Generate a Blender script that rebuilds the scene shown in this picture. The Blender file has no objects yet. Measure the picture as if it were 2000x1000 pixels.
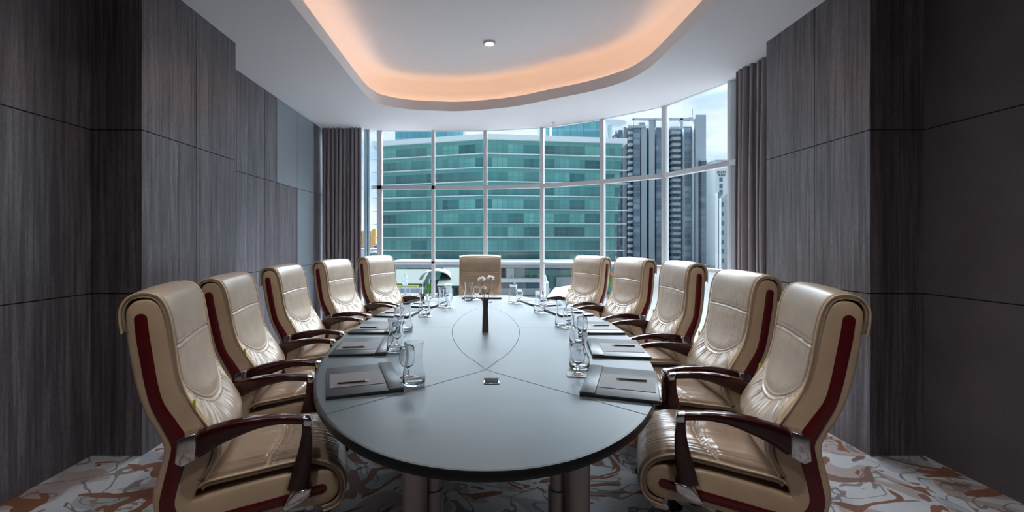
import bpy, bmesh, math, random
from mathutils import Vector, Matrix
random.seed(7)
C = bpy.context.scene.collection
PI = math.pi
EYE = 1.35          # eye height
F = 880.0           # focal length in pixels of the 2000 px wide frame
CX, CY = 948.0, 472.0

def at(px, py, Y):
    return Vector(((px - CX) / F * Y, Y, EYE - (py - CY) / F * Y))

# ---------------------------------------------------------------- materials
def mat(name, color=(.8, .8, .8), rough=.5, metal=0.0, **kw):
    m = bpy.data.materials.new(name); m.use_nodes = True
    b = m.node_tree.nodes['Principled BSDF']
    b.inputs['Base Color'].default_value = (*color, 1)
    b.inputs['Roughness'].default_value = rough
    b.inputs['Metallic'].default_value = metal
    for k, v in kw.items():
        b.inputs[k.replace('_', ' ')].default_value = v
    return m

class NT:
    def __init__(s, m): s.t = m.node_tree; s.b = s.t.nodes.get('Principled BSDF')
    def n(s, typ, **kw):
        x = s.t.nodes.new(typ)
        for k, v in kw.items():
            if k in x.inputs: x.inputs[k].default_value = v
            else: setattr(x, k, v)
        return x
    def l(s, a, b): s.t.links.new(a, b)
    def coord(s, scale=(1, 1, 1), rot=(0, 0, 0), kind='Object'):
        tc = s.n('ShaderNodeTexCoord'); mp = s.n('ShaderNodeMapping')
        mp.inputs['Scale'].default_value = scale; mp.inputs['Rotation'].default_value = rot
        s.l(tc.outputs[kind], mp.inputs['Vector']); return mp.outputs[0]
    def noise(s, vec, scale, detail=3, rough=.5, dist=0):
        x = s.n('ShaderNodeTexNoise'); x.inputs['Scale'].default_value = scale
        x.inputs['Detail'].default_value = detail; x.inputs['Roughness'].default_value = rough
        x.inputs['Distortion'].default_value = dist
        s.l(vec, x.inputs['Vector']); return x
    def ramp(s, fac, stops, interp='LINEAR'):
        r = s.n('ShaderNodeValToRGB'); r.color_ramp.interpolation = interp
        e = r.color_ramp.elements
        while len(e) < len(stops): e.new(.5)
        for el, (p, c) in zip(e, stops):
            el.position = p; el.color = (*c, 1) if len(c) == 3 else c
        s.l(fac, r.inputs[0]); return r.outputs[0]
    def mix(s, fac, a, b, mode='MIX'):
        x = s.n('ShaderNodeMix', data_type='RGBA', blend_type=mode)
        for sock, v in ((x.inputs[0], fac), (x.inputs[6], a), (x.inputs[7], b)):
            if hasattr(v, 'links') or hasattr(v, 'is_linked'): s.l(v, sock)
            elif isinstance(v, tuple): sock.default_value = (*v, 1)
            else: sock.default_value = v
        return x.outputs[2]
    def math(s, op, a, b=0.0, c=None):
        x = s.n('ShaderNodeMath', operation=op)
        for i, v in enumerate((a, b, c)):
            if v is None: continue
            if hasattr(v, 'is_linked'): s.l(v, x.inputs[i])
            else: x.inputs[i].default_value = v
        return x.outputs[0]
    def bump(s, h, strength=.2, dist=.01):
        x = s.n('ShaderNodeBump'); x.inputs['Strength'].default_value = strength
        x.inputs['Distance'].default_value = dist
        s.l(h, x.inputs['Height']); s.l(x.outputs[0], s.b.inputs['Normal']); return x

def wood_panel(name, base, dark, light, rough=.38):
    m = mat(name, base, rough); t = NT(m)
    v = t.coord((1, 1, .035)); v2 = t.coord((1, 1, .22)); v3 = t.coord((1, 1, .012))
    a = t.noise(v, 42, 6, .62, .35); b = t.noise(v2, 160, 3, .5, .4); c = t.noise(v3, 7, 2, .5, .2)
    col = t.ramp(a.outputs[0], [(.28, dark), (.5, base), (.72, light)])
    col = t.mix(.55, col, t.ramp(c.outputs[0], [(.3, (.45, .42, .42)), (.7, (1.25, 1.22, 1.25))]), 'MULTIPLY')
    col = t.mix(.35, col, t.ramp(b.outputs[0], [(.35, (.5, .5, .5)), (.65, (1.3, 1.3, 1.3))]), 'MULTIPLY')
    t.l(col, t.b.inputs['Base Color'])
    t.l(t.ramp(a.outputs[0], [(.3, (rough + .12,) * 3), (.7, (rough - .08,) * 3)]), t.b.inputs['Roughness'])
    t.bump(b.outputs[0], .25, .002)
    return m

M = {}
M['wood'] = wood_panel('grey_brown_veneer', (.135, .124, .140), (.056, .050, .058), (.27, .25, .275), .31)
M['groove'] = mat('shadow_gap', (.006, .006, .007), .8)
m = M['greypanel'] = mat('grey_lacquer_panel', (.24, .28, .31), .36)
m = M['fabricwall'] = mat('taupe_wall_fabric', (.055, .05, .053), .75); t = NT(m)
v = t.coord((1, 1, 1)); w1 = t.noise(v, 260, 2); w2 = t.noise(v, 2.5, 2)
t.l(t.mix(1, t.ramp(w1.outputs[0], [(.35, (.072, .062, .072)), (.65, (.112, .098, .110))]),
          t.ramp(w2.outputs[0], [(.3, (.85, .85, .85)), (.7, (1.1, 1.1, 1.1))]), 'MULTIPLY'), t.b.inputs['Base Color'])
t.bump(w1.outputs[0], .3, .002)
M['white'] = mat('ceiling_paint', (.85, .835, .845), .85)
M['frame'] = mat('white_window_frame', (.62, .65, .68), .3)
M['black'] = mat('black_plastic', (.012, .012, .013), .4)
M['chrome'] = mat('chrome', (.72, .72, .74), .13, 1.0)
M['steel'] = mat('brushed_steel', (.42, .39, .38), .38, .55)

# carpet: warped bands and blots
m = M['carpet'] = mat('patterned_carpet', (.4, .37, .37), .95); t = NT(m)
v = t.coord((1, 1, 1))
wn = t.noise(v, 1.1, 2, .5, .3)
sub = t.n('ShaderNodeVectorMath', operation='SUBTRACT'); t.l(wn.outputs['Color'], sub.inputs[0]); sub.inputs[1].default_value = (.5, .5, .5)
sc = t.n('ShaderNodeVectorMath', operation='SCALE'); t.l(sub.outputs[0], sc.inputs[0]); sc.inputs['Scale'].default_value = .95
ad = t.n('ShaderNodeVectorMath', operation='ADD'); t.l(v, ad.inputs[0]); t.l(sc.outputs[0], ad.inputs[1])
wv = ad.outputs[0]
pale = (.44, .45, .475); pink = (.34, .275, .265); taupe = (.2, .165, .155); rust = (.19, .075, .038); grey = (.3, .31, .335)
n1 = t.noise(wv, 1.7, 1, .4, .8)
col = t.ramp(n1.outputs[0], [(0, grey), (.40, grey), (.415, pale), (.56, pale), (.575, pink), (.66, pink), (.67, pale)])
n2 = t.noise(wv, 2.5, 1.5, .5, 1.9)      # outline ribbons
ab = t.math('ABSOLUTE', t.math('SUBTRACT', n2.outputs[0], .5))
line = t.math('LESS_THAN', ab, .019)
col = t.mix(line, col, taupe)
wn2 = t.n('ShaderNodeVectorMath', operation='ADD'); t.l(wv, wn2.inputs[0]); wn2.inputs[1].default_value = (5.3, 2.1, 0)
n3 = t.noise(wn2.outputs[0], 2.1, 2, .5, 2.2)
blot = t.math('GREATER_THAN', n3.outputs[0], .60)
col = t.mix(blot, col, rust)
n4 = t.noise(wn2.outputs[0], 2.9, 1, .5, 1.2)
bl2 = t.math('LESS_THAN', n4.outputs[0], .355)
col = t.mix(bl2, col, (.17, .09, .07))
pile = t.noise(v, 220, 2)
col = t.mix(.5, col, t.ramp(pile.outputs[0], [(.3, (.6, .6, .6)), (.7, (1.25, 1.25, 1.25))]), 'MULTIPLY')
t.l(col, t.b.inputs['Base Color']); t.bump(pile.outputs[0], .5, .004)

# leathers
def leather(name, col, rough):
    m = mat(name, col, rough); t = NT(m)
    v = t.coord((1, 1, 1)); g = t.noise(v, 420, 2); s = t.noise(v, 6, 3)
    t.l(t.mix(1, col, t.ramp(s.outputs[0], [(.3, (.88, .87, .86)), (.7, (1.08, 1.08, 1.08))]), 'MULTIPLY'), t.b.inputs['Base Color'])
    t.bump(g.outputs[0], .12, .001)
    t.b.inputs['Specular IOR Level'].default_value = .5
    t.b.inputs['Coat Weight'].default_value = .12; t.b.inputs['Coat Roughness'].default_value = .22
    return m
M['leather'] = leather('pearl_beige_leather', (.47, .375, .285), .34)
M['leather'].node_tree.nodes['Principled BSDF'].inputs['Metallic'].default_value = .06
M['leather_shaded'] = leather('shade_toned_seat_leather', (.36, .27, .20), .27)  # beige leather browned and darkened to stand in for shade on the seats
M['leather2'] = leather('tan_beige_side_leather', (.66, .515, .355), .34)
m = M['redwood'] = mat('glossy_mahogany', (.035, .004, .006), .14); t = NT(m)
v = t.coord((3, 20, 20)); g = t.noise(v, 2, 2)
t.l(t.ramp(g.outputs[0], [(.3, (.024, .003, .005)), (.7, (.045, .005, .007))]), t.b.inputs['Base Color'])
t.b.inputs['Coat Weight'].default_value = .15; t.b.inputs['Coat Roughness'].default_value = .05
m = M['inlay'] = mat('red_lacquer_inlay', (.12, .006, .010), .28)
M['tag'] = mat('yellow_green_tag', (.55, .6, .03), .6)

# curtains
m = M['curtain'] = mat('grey_curtain_cloth', (.27, .24, .265), .8); t = NT(m)
v = t.coord((1, 1, 1)); g = t.noise(v, 350, 2)
t.bump(g.outputs[0], .25, .001)
t.b.inputs['Sheen Weight'].default_value = .3
M['sheer'] = mat('pale_blue_sheer', (.42, .58, .68), .8)

# table
m = M['table'] = mat('satin_dark_tabletop', (.045, .047, .05), .30); t = NT(m)
v = t.coord((1.0, 3, 1)); g = t.noise(v, 2, 2)
t.l(t.ramp(g.outputs[0], [(.3, (.082, .104, .116)), (.7, (.092, .115, .128))]), t.b.inputs['Base Color'])
t.b.inputs['Roughness'].default_value = .34
t.b.inputs['Specular IOR Level'].default_value = .32
M['tedge'] = mat('black_table_edge', (.012, .012, .014), .35)
M['pad'] = mat('dark_leather_pad', (.034, .041, .048), .36, Specular_IOR_Level=.3)
M['padband'] = mat('dark_leather_band', (.042, .048, .055), .33, Specular_IOR_Level=.3)
M['paper'] = mat('notepaper', (.125, .115, .125), .5, Specular_IOR_Level=.3)
M['gold'] = mat('pen_wood', (.05, .028, .02), .3)
M['vase'] = mat('dark_bronze_vase', (.085, .07, .06), .38)
M['petal'] = mat('white_petals', (.85, .86, .88), .6)
M['stem'] = mat('green_stem', (.06, .13, .04), .6)
M['coaster'] = mat('white_coaster', (.38, .40, .43), .4)
M['lid'] = mat('black_matte_lid', (.008, .008, .009), .6, Specular_IOR_Level=.1)
M['text'] = mat('embossed_mark', (.12, .11, .11), .5)

m = M['glass'] = bpy.data.materials.new('drinking_glass'); m.use_nodes = True
b = m.node_tree.nodes['Principled BSDF']
b.inputs['Base Color'].default_value = (.97, .985, 1, 1); b.inputs['Roughness'].default_value = 0.0
b.inputs['Transmission Weight'].default_value = 1.0; b.inputs['IOR'].default_value = 1.48

def pane_mat(name, tint=(.93, .97, .98), refl=1.0):
    m = bpy.data.materials.new(name); m.use_nodes = True; nt = m.node_tree; nt.nodes.clear()
    o = nt.nodes.new('ShaderNodeOutputMaterial'); mx = nt.nodes.new('ShaderNodeMixShader')
    tr = nt.nodes.new('ShaderNodeBsdfTransparent'); tr.inputs[0].default_value = (*tint, 1)
    gl = nt.nodes.new('ShaderNodeBsdfGlossy'); gl.inputs['Roughness'].default_value = .02
    fr = nt.nodes.new('ShaderNodeFresnel'); fr.inputs[0].default_value = 1.35
    nt.links.new(fr.outputs[0], mx.inputs[0]); nt.links.new(tr.outputs[0], mx.inputs[1]); nt.links.new(gl.outputs[0], mx.inputs[2])
    nt.links.new(mx.outputs[0], o.inputs[0]); return m
M['pane'] = pane_mat('window_glass')

def emit(name, col, s):
    m = bpy.data.materials.new(name); m.use_nodes = True; b = m.node_tree.nodes['Principled BSDF']
    b.inputs['Base Color'].default_value = (.8, .8, .8, 1)
    b.inputs['Emission Color'].default_value = (*col, 1); b.inputs['Emission Strength'].default_value = s
    return m
M['led'] = emit('cove_led', (1, .58, .34), 3.3)
M['lamp'] = emit('downlight_lens', (1, .86, .6), 3)

# ---------------------------------------------------------------- mesh helpers
def obj(name, bm, m, parent=None, smooth=True, angle=None):
    me = bpy.data.meshes.new(name)
    bmesh.ops.recalc_face_normals(bm, faces=bm.faces)
    bm.to_mesh(me); bm.free()
    for x in (m if isinstance(m, (list, tuple)) else [m]): me.materials.append(x)
    if smooth:
        me.polygons.foreach_set('use_smooth', [True] * len(me.polygons))
        try: me.set_sharp_from_angle(angle=math.radians(angle or 38))
        except Exception: pass
    o = bpy.data.objects.new(name, me); C.objects.link(o)
    if parent is not None: o.parent = parent
    return o

def struct(name, bm, m, parent=None, **k):
    o = obj(name, bm, m, parent, **k)
    if parent is None: o['kind'] = 'structure'
    return o

def thing(name, label, cat, loc=(0, 0, 0), rz=0, group=None):
    o = bpy.data.objects.new(name, None); C.objects.link(o)
    o.empty_display_size = .1
    o.location = loc; o.rotation_euler = (0, 0, rz)
    o['label'] = label; o['category'] = cat
    if group: o['group'] = group
    return o

def tag(o, label, cat, group=None, kind=None):
    o['label'] = label; o['category'] = cat
    if group: o['group'] = group
    if kind: o['kind'] = kind
    return o

def dup(root, loc, rz, label=None, group=None):
    r = root.copy(); C.objects.link(r); r.location = loc; r.rotation_euler = (0, 0, rz)
    if label: r['label'] = label
    if group: r['group'] = group
    for ch in list(root.children):
        c = ch.copy(); C.objects.link(c); c.parent = r
        for g in ch.children:
            d = g.copy(); C.objects.link(d); d.parent = c
    return r

def B(): return bmesh.new()

def box(bm, x0, x1, y0, y1, z0, z1, bev=0, mi=0, mtx=None):
    vs = [bm.verts.new(p) for p in ((x0, y0, z0), (x1, y0, z0), (x1, y1, z0), (x0, y1, z0), (x0, y0, z1), (x1, y0, z1), (x1, y1, z1), (x0, y1, z1))]
    if mtx is not None:
        for v in vs: v.co = mtx @ v.co
    fs = [bm.faces.new([vs[i] for i in q]) for q in ((0, 3, 2, 1), (4, 5, 6, 7), (0, 1, 5, 4), (1, 2, 6, 5), (2, 3, 7, 6), (3, 0, 4, 7))]
    for f in fs: f.material_index = mi
    if bev > 0:
        es = list({e for f in fs for e in f.edges})
        bmesh.ops.bevel(bm, geom=es, offset=bev, segments=2, profile=.5, affect='EDGES')
    return fs

def quad(bm, pts, mi=0):
    f = bm.faces.new([bm.verts.new(p) for p in pts]); f.material_index = mi; return f

def prism(bm, poly, axis, a, b, bev=0, mi=0):
    """poly in the two other axes, extruded along axis from a to b"""
    def P(u, v, w):
        return {'x': (w, u, v), 'y': (u, w, v), 'z': (u, v, w)}[axis]
    lo = [bm.verts.new(P(u, v, a)) for u, v in poly]; hi = [bm.verts.new(P(u, v, b)) for u, v in poly]
    n = len(poly); fs = [bm.faces.new(lo), bm.faces.new(hi)]
    for i in range(n): fs.append(bm.faces.new((lo[i], lo[(i + 1) % n], hi[(i + 1) % n], hi[i])))
    for f in fs: f.material_index = mi
    if bev > 0:
        es = list(set(fs[0].edges) | set(fs[1].edges))
        bmesh.ops.bevel(bm, geom=es, offset=bev, segments=2, profile=.5, affect='EDGES')

def lathe(bm, prof, c=(0, 0, 0), seg=32, mi=0, cap=True):
    rings = []
    for r, z in prof:
        if r < 1e-5: rings.append([bm.verts.new((c[0], c[1], c[2] + z))])
        else: rings.append([bm.verts.new((c[0] + r * math.cos(2 * PI * k / seg), c[1] + r * math.sin(2 * PI * k / seg), c[2] + z)) for k in range(seg)])
    for a, b in zip(rings, rings[1:]):
        for k in range(seg):
            k2 = (k + 1) % seg
            if len(a) == 1 and len(b) == 1: continue
            if len(a) == 1: f = bm.faces.new((a[0], b[k2], b[k]))
            elif len(b) == 1: f = bm.faces.new((a[k], a[k2], b[0]))
            else: f = bm.faces.new((a[k], a[k2], b[k2], b[k]))
            f.material_index = mi
    if cap:
        for rg in (rings[0], rings[-1]):
            if len(rg) > 2: bm.faces.new(rg).material_index = mi

def tube(bm, pts, r, seg=8, mi=0, cap=True):
    pts = [Vector(p) for p in pts]; rings = []; up = None
    for i, p in enumerate(pts):
        d = (pts[min(i + 1, len(pts) - 1)] - pts[max(i - 1, 0)]).normalized()
        if up is None: up = Vector((0, 0, 1)) if abs(d.z) < .9 else Vector((1, 0, 0))
        a = d.cross(up).normalized(); up = a.cross(d).normalized()
        rr = r[i] if isinstance(r, (list, tuple)) else r
        rings.append([bm.verts.new(p + (a * math.cos(2 * PI * k / seg) + up * math.sin(2 * PI * k / seg)) * rr) for k in range(seg)])
    for a, b in zip(rings, rings[1:]):
        for k in range(seg):
            bm.faces.new((a[k], a[(k + 1) % seg], b[(k + 1) % seg], b[k])).material_index = mi
    if cap:
        bm.faces.new(rings[0]).material_index = mi; bm.faces.new(rings[-1]).material_index = mi

def spline(pts, n):
    """Catmull-Rom resample by arc length; pts any dimension"""
    P = [tuple(p) for p in pts]; D = len(P[0])
    Q = [tuple(2 * a - b for a, b in zip(P[0], P[1]))] + P + [tuple(2 * a - b for a, b in zip(P[-1], P[-2]))]
    out = []
    for i in range(1, len(Q) - 2):
        for k in range(24):
            t = k / 24
            out.append(tuple(.5 * ((2 * Q[i][d]) + (-Q[i - 1][d] + Q[i + 1][d]) * t + (2 * Q[i - 1][d] - 5 * Q[i][d] + 4 * Q[i + 1][d] - Q[i + 2][d]) * t * t
                                   + (-Q[i - 1][d] + 3 * Q[i][d] - 3 * Q[i + 1][d] + Q[i + 2][d]) * t ** 3) for d in range(D)))
    out.append(P[-1])
    L = [0]
    for a, b in zip(out, out[1:]): L.append(L[-1] + math.dist(a[:2], b[:2]))
    res = []; j = 0
    for k in range(n):
        s = L[-1] * k / (n - 1)
        while j < len(L) - 2 and L[j + 1] < s: j += 1
        w = 0 if L[j + 1] == L[j] else (s - L[j]) / (L[j + 1] - L[j])
        res.append(tuple(a + (b - a) * min(1, max(0, w)) for a, b in zip(out[j], out[j + 1])))
    return res

def smooth(a, b, x):
    t = min(1, max(0, (x - a) / (b - a))); return t * t * (3 - 2 * t)
SKY_GAIN = 25.0; EXPO = 0.95
# ================================================================ ROOM
ZC = EYE + 1.72
XL, XR = -2.486, 2.766
G1, G2 = 1.022, 2.055                 # heights of the two shadow gaps
YB = -2.6                              # wall behind the camera
FAC = [(-2.49, 7.0), (-1.64, 7.0), (-.81, 7.0), (0.0, 7.0), (.86, 6.82), (1.648, 6.33), (2.287, 5.733), (2.64, 4.82), (2.766, 3.90)]
fac_s = spline(FAC, 60)

def panels(bm, fixed, axis, a0, a1, cuts, zcuts, out, th=.02, gap=.006):
    """row of veneer boards on a wall plane; out=+1/-1 side the boards face"""
    xs = [a0] + list(cuts) + [a1]; zs = [0.0] + list(zcuts) + [ZC]
    for i in range(len(xs) - 1):
        for j in range(len(zs) - 1):
            l = xs[i] + (gap / 2 if i else 0); r = xs[i + 1] - (gap / 2 if i < len(xs) - 2 else 0)
            b = zs[j] + (gap / 2 if j else 0); t_ = zs[j + 1] - (gap / 2 if j < len(zs) - 2 else 0)
            f0, f1 = sorted((fixed, fixed - out * th))
            if axis == 'y': box(bm, f0, f1, l, r, b, t_)
            else: box(bm, l, r, f0, f1, b, t_)

# floor
bm = B(); quad(bm, [(XL - .3, YB - .2, 0), (XR + .3, YB - .2, 0), (XR + .3, 7.2, 0), (XL - .3, 7.2, 0)])
struct('floor', bm, M['carpet'])

# left wall: near stretch, pilaster, far recessed stretch
bm = B(); box(bm, XL - .2, XL - .02, YB, 7.1, 0, ZC + .02)
struct('wall_left', bm, M['groove'])
bm = B(); panels(bm, XL, 'y', YB, 2.84, (-1.6, -.4, .8, 2.0), (G1, G2), 1)
struct('wall_left_near_boards', bm, M['wood'], bpy.data.objects['wall_left'], smooth=False)
bm = B()
panels(bm, XL, 'y', 3.906, 5.375, (4.5,), (G1, G2), 1)
panels(bm, XL, 'y', 5.375, 5.96, (), (G1, G2), 1)
bm.free()
def board(bm, y0, y1, z0, z1, x=XL):
    g = .003; box(bm, x - .02, x, y0 + g, y1 - g, z0 + g, z1 - g)
bm = B(); bg = B()
for y0, y1, z0, z1, k in ((3.9, 4.5, 0, G1, 0), (4.5, 5.375, 0, G1, 0), (5.375, 6.0, 0, G1, 0), (6.0, 6.53, 0, G1, 1), (6.53, 7.0, 0, G1, 0),
                          (3.9, 4.5, G1, G2, 0), (4.5, 5.08, G1, G2, 0), (5.08, 5.375, G1, G2, 0), (5.375, 5.96, G1, G2, 0), (5.96, 6.53, G1, G2, 1), (6.53, 7.0, G1, G2, 0),
                          (3.9, 4.5, G2, ZC, 0), (4.5, 5.08, G2, ZC, 0), (5.08, 5.375, G2, ZC, 0), (5.375, 5.96, G2, ZC, 1), (5.96, 6.53, G2, ZC, 1), (6.53, 7.0, G2, ZC, 0)):
    board(bg if k else bm, y0, y1, z0, z1)
struct('wood_boards', bm, M['wood'], bpy.data.objects['wall_left'], smooth=False)
struct('grey_boards', bg, M['greypanel'], bpy.data.objects['wall_left'], smooth=False)
PX = -2.166
bm = B(); box(bm, XL, PX - .02, 2.86, 3.886, 0, ZC + .01)
pil = struct('trim_1', bm, M['groove'])
bm = B()
panels(bm, PX, 'y', 2.84, 3.906, (3.374,), (G1, G2), 1)
panels(bm, 2.84, 'x', XL, PX - .0205, (), (G1, G2), -1)
panels(bm, 3.906, 'x', XL, PX - .0205, (), (G1, G2), 1)
struct('pilaster_boards', bm, M['wood'], pil, smooth=False)

# right wall
bm = B(); box(bm, XR + .02, XR + .2, YB, 4.05, 0, ZC + .02)
wr = struct('wall_right', bm, M['groove'])
bm = B(); panels(bm, XR, 'y', YB, 2.84, (-1.4, .2), (G1, G2), -1)
struct('fabric_boards', bm, M['fabricwall'], wr, smooth=False)
PR = 2.424
bm = B(); box(bm, PR + .02, XR, 2.86, 3.866, 0, ZC + .01)
pil = struct('trim_2', bm, M['groove'])
bm = B()
panels(bm, PR, 'y', 2.84, 3.886, (3.32,), (G1, G2), -1)
panels(bm, 2.84, 'x', PR + .0205, XR, (), (G1, G2), -1)
panels(bm, 3.886, 'x', PR + .0205, XR, (), (G1, G2), 1)
struct('pilaster_boards', bm, M['wood'], pil, smooth=False)
# wall behind the camera with a door
bm = B(); box(bm, XL - .2, XR + .2, YB - .2, YB, 0, ZC + .02)
struct('wall_back', bm, M['fabricwall'])

# ceiling with the big rounded opening
OPEN = [(-1.40, 1.2), (-1.395, 3.2), (-1.405, 4.24), (-1.408, 5.08), (-1.371, 5.484), (-1.263, 5.69), (-.985, 5.857), (-.672, 5.912), (-.27, 5.93), (.339, 5.744), (.803, 5.439), (1.217, 5.148),
        (1.498, 4.83), (1.607, 4.532), (1.638, 4.264), (1.652, 3.73), (1.66, 3.2), (1.66, 1.2), (1.64, .0), (1.5, -.45), (1.1, -.7), (.2, -.75), (-.8, -.7), (-1.2, -.5), (-1.36, -.1)]
def closed(pts, n):
    k = len(pts); q = spline(pts[-3:] + pts + pts[:3], n * 3)
    a = min(range(len(q) // 2), key=lambda i: math.dist(q[i], pts[0]))
    b = min(range(len(q) // 2, len(q)), key=lambda i: math.dist(q[i], pts[0]))
    seg = q[a:b]; return spline(seg + [seg[0]], n + 1)[:-1]
open_ = closed(OPEN, 160)
def offset(poly, d):
    n = len(poly); out = []
    for i in range(n):
        a = Vector(poly[i - 1]); b = Vector(poly[(i + 1) % n]); tn = (b - a).normalized()
        out.append((poly[i][0] + tn.y * -d, poly[i][1] + tn.x * d))
    return out
sgn = sum(open_[i - 1][0] * open_[i][1] - open_[i][0] * open_[i - 1][1] for i in range(len(open_)))
OUT = -1 if sgn > 0 else 1              # so that offset(poly, OUT*d) grows the opening
outer = [(XL - .1, YB - .1), (XR + .1, YB - .1), (XR + .1, 3.9)] + [(x + .0, y + .03) for x, y in reversed(fac_s)] + [(XL - .1, 7.03)]
def fill_ring(bm, loops, z):
    es = []
    for lp in loops:
        vs = [bm.verts.new((x, y, z)) for x, y in lp]
        es += [bm.edges.new((vs[i], vs[(i + 1) % len(vs)])) for i in range(len(vs))]
    bmesh.ops.triangle_fill(bm, use_beauty=True, use_dissolve=False, edges=es)
bm = B(); fill_ring(bm, [outer, open_], ZC)
def wallring(bm, A, za, Bp, zb, mi=0):
    n = len(A); va = [bm.verts.new((x, y, za)) for x, y in A]; vb = [bm.verts.new((x, y, zb)) for x, y in Bp]
    for i in range(n): bm.faces.new((va[i], va[(i + 1) % n], vb[(i + 1) % n], vb[i])).material_index = mi
LIP = ZC + .125; ZT = EYE + 2.14
lipo = offset(open_, OUT * .025); cov = offset(open_, OUT * .20)
wallring(bm, open_, ZC, open_, LIP)
wallring(bm, open_, LIP, lipo, LIP)
wallring(bm, lipo, LIP, lipo, ZC + .02)
wallring(bm, lipo, ZC + .02, cov, ZC + .02)
R_ = .16
prev, pz = cov, ZC + .02
for k in range(0, 9):
    a = k / 8 * PI / 2
    nx = offset(open_, OUT * (.20 - R_ * (1 - math.cos(a)))); nz = ZT - R_ + R_ * math.sin(a)
    wallring(bm, prev, pz, nx, nz); prev, pz = nx, nz
es_l = [bm.verts.new((x, y, ZT)) for x, y in prev]; bm.faces.new(es_l)
# roof slab edge seen against the glass
bmesh.ops.remove_doubles(bm, verts=bm.verts, dist=.0004)
struct('ceiling', bm, M['white'], angle=50)
bm = B()
led = offset(open_, OUT * .07); led2 = offset(open_, OUT * .10)
wallring(bm, led, ZC + .05, led2, ZC + .05); wallring(bm, led, ZC + .035, led2, ZC + .035)
wallring(bm, led, ZC + .035, led, ZC + .05); wallring(bm, led2, ZC + .035, led2, ZC + .05)
o = obj('cove_light_strip', bm, M['led']); tag(o, 'warm glowing light strip hidden behind the rim of the rounded ceiling recess', 'light strip')

# downlights
def downlight(x, y, z, label, group):
    t_ = thing('ceiling_downlight', label, 'ceiling light', (x, y, z), 0, group)
    bm = B(); lathe(bm, [(.048, .0), (.048, -.022), (.060, -.024), (.066, -.018), (.068, .0)], seg=40, cap=False); obj('trim_ring', bm, M['frame'], t_)
    bm = B(); lathe(bm, [(0, -.026), (.03, -.024), (.048, -.018)], seg=32, cap=False); obj('lens', bm, M['lamp'], t_)
    l = bpy.data.lights.new('downlight_beam', 'SPOT'); l.energy = DL; l.color = (1, .96, .92); l.spot_size = 2.4; l.spot_blend = .9; l.shadow_soft_size = .06
    lo = bpy.data.objects.new('downlight_beam', l); C.objects.link(lo); lo.parent = t_; lo.location = (0, 0, -.035)
DL = 34
downlight(.044, 4.84, ZT, 'lit round recessed downlight in the middle of the raised ceiling', None)
for y in (2.6, .5):
    for x in (-.75, .85): downlight(x, y, ZT, 'round recessed downlight overhead in the raised ceiling, out of frame', 'downlights nearer the camera')

# ---------------------------------------------------------------- glass front
RAIL_Z = 1.03; TR_Z = 2.19
win = []
for i in range(len(FAC) - 1):
    a = Vector((*FAC[i], 0)); b = Vector((*FAC[i + 1], 0)); d = (b - a).normalized(); n = Vector((d.y, -d.x, 0))   # n points inwards
    if n.y > 0: n = -n
    L = (b - a).length
    mt = Matrix(((d.x, -n.x, 0, a.x), (d.y, -n.y, 0, a.y), (0, 0, 1, 0), (0, 0, 0, 1)))   # local x along, y outwards
    bm = B()
    box(bm, .0, L, -.045, .045, .0, .12, mtx=mt); box(bm, .0, L, -.04, .04, TR_Z - .028, TR_Z + .028, mtx=mt); box(bm, 0, L, -.02, .02, ZC - .004, ZC + .03, mtx=mt)
    box(bm, 0, L, -.04, .04, RAIL_Z - .016, RAIL_Z + .014, mtx=mt)
    w = struct('window_%d' % (i + 1), bm, M['frame'], smooth=False)
    bm = B(); quad(bm, [mt @ Vector(p) for p in ((0, 0, .1), (L, 0, .1), (L, 0, ZC), (0, 0, ZC))])
    obj('glass_pane', bm, M['pane'], w, smooth=False)
for i in range(1, len(FAC) - 1):
    a = Vector((*FAC[i - 1], 0)); c = Vector((*FAC[i], 0)); b = Vector((*FAC[i + 1], 0)); d = (b - a).normalized(); n = Vector((-d.y, d.x, 0))
    mt = Matrix(((d.x, n.x, 0, c.x), (d.y, n.y, 0, c.y), (0, 0, 1, 0), (0, 0, 0, 1)))
    wd = .040 if i == 1 else .027
    bm = B(); box(bm, -wd, wd, -.04, .04, 0, ZC + .02, .004, mtx=mt)
    struct('trim_%d' % (i + 2), bm, M['frame'])

# curtains
def curtain(name, pts, z0, z1, folds, amp, m, label, seed, topgather=.6):
    rnd = random.Random(seed); path = spline(pts, 420); bm = B(); nz = 26
    ph = [0]; 
    L = [0]
    for a, b in zip(path, path[1:]): L.append(L[-1] + math.dist(a, b))
    fr = [rnd.uniform(.75, 1.3) for _ in range(folds + 4)]
    rows = []
    for j in range(nz + 1):
        w = j / nz; z = z1 + (z0 - z1) * w; row = []
        for i, (x, y) in enumerate(path):
            s = L[i] / L[-1] * folds; k = int(s); u = s - k
            a = amp * fr[k] * (topgather + (1 - topgather) * smooth(0, .5, w))
            a2 = .0012 * math.sin(2 * PI * s * 2.7 + 3 * w) * (1 - .5 * w)
            off = a * math.sin(2 * PI * s + .5 * math.sin(2.2 * w + k * 1.7)) + a2 + .004 * math.sin(s * 1.3 + 6 * w)
            p0 = path[max(0, i - 1)]; p1 = path[min(len(path) - 1, i + 1)]; tx, ty = p1[0] - p0[0], p1[1] - p0[1]; l = math.hypot(tx, ty)
            sw = -.28 * a * math.sin(4 * PI * s) 
            row.append(bm.verts.new((x - ty / l * off + tx / l * sw, y + tx / l * off + ty / l * sw, z)))
        rows.append(row)
    for a, b in zip(rows, rows[1:]):
        for i in range(len(a) - 1): bm.faces.new((a[i], a[i + 1], b[i + 1], b[i]))
    o = obj(name, bm, m, angle=80); md = o.modifiers.new('thickness', 'SOLIDIFY'); md.thickness = .003
    return tag(o, label, 'curtain')
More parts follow.
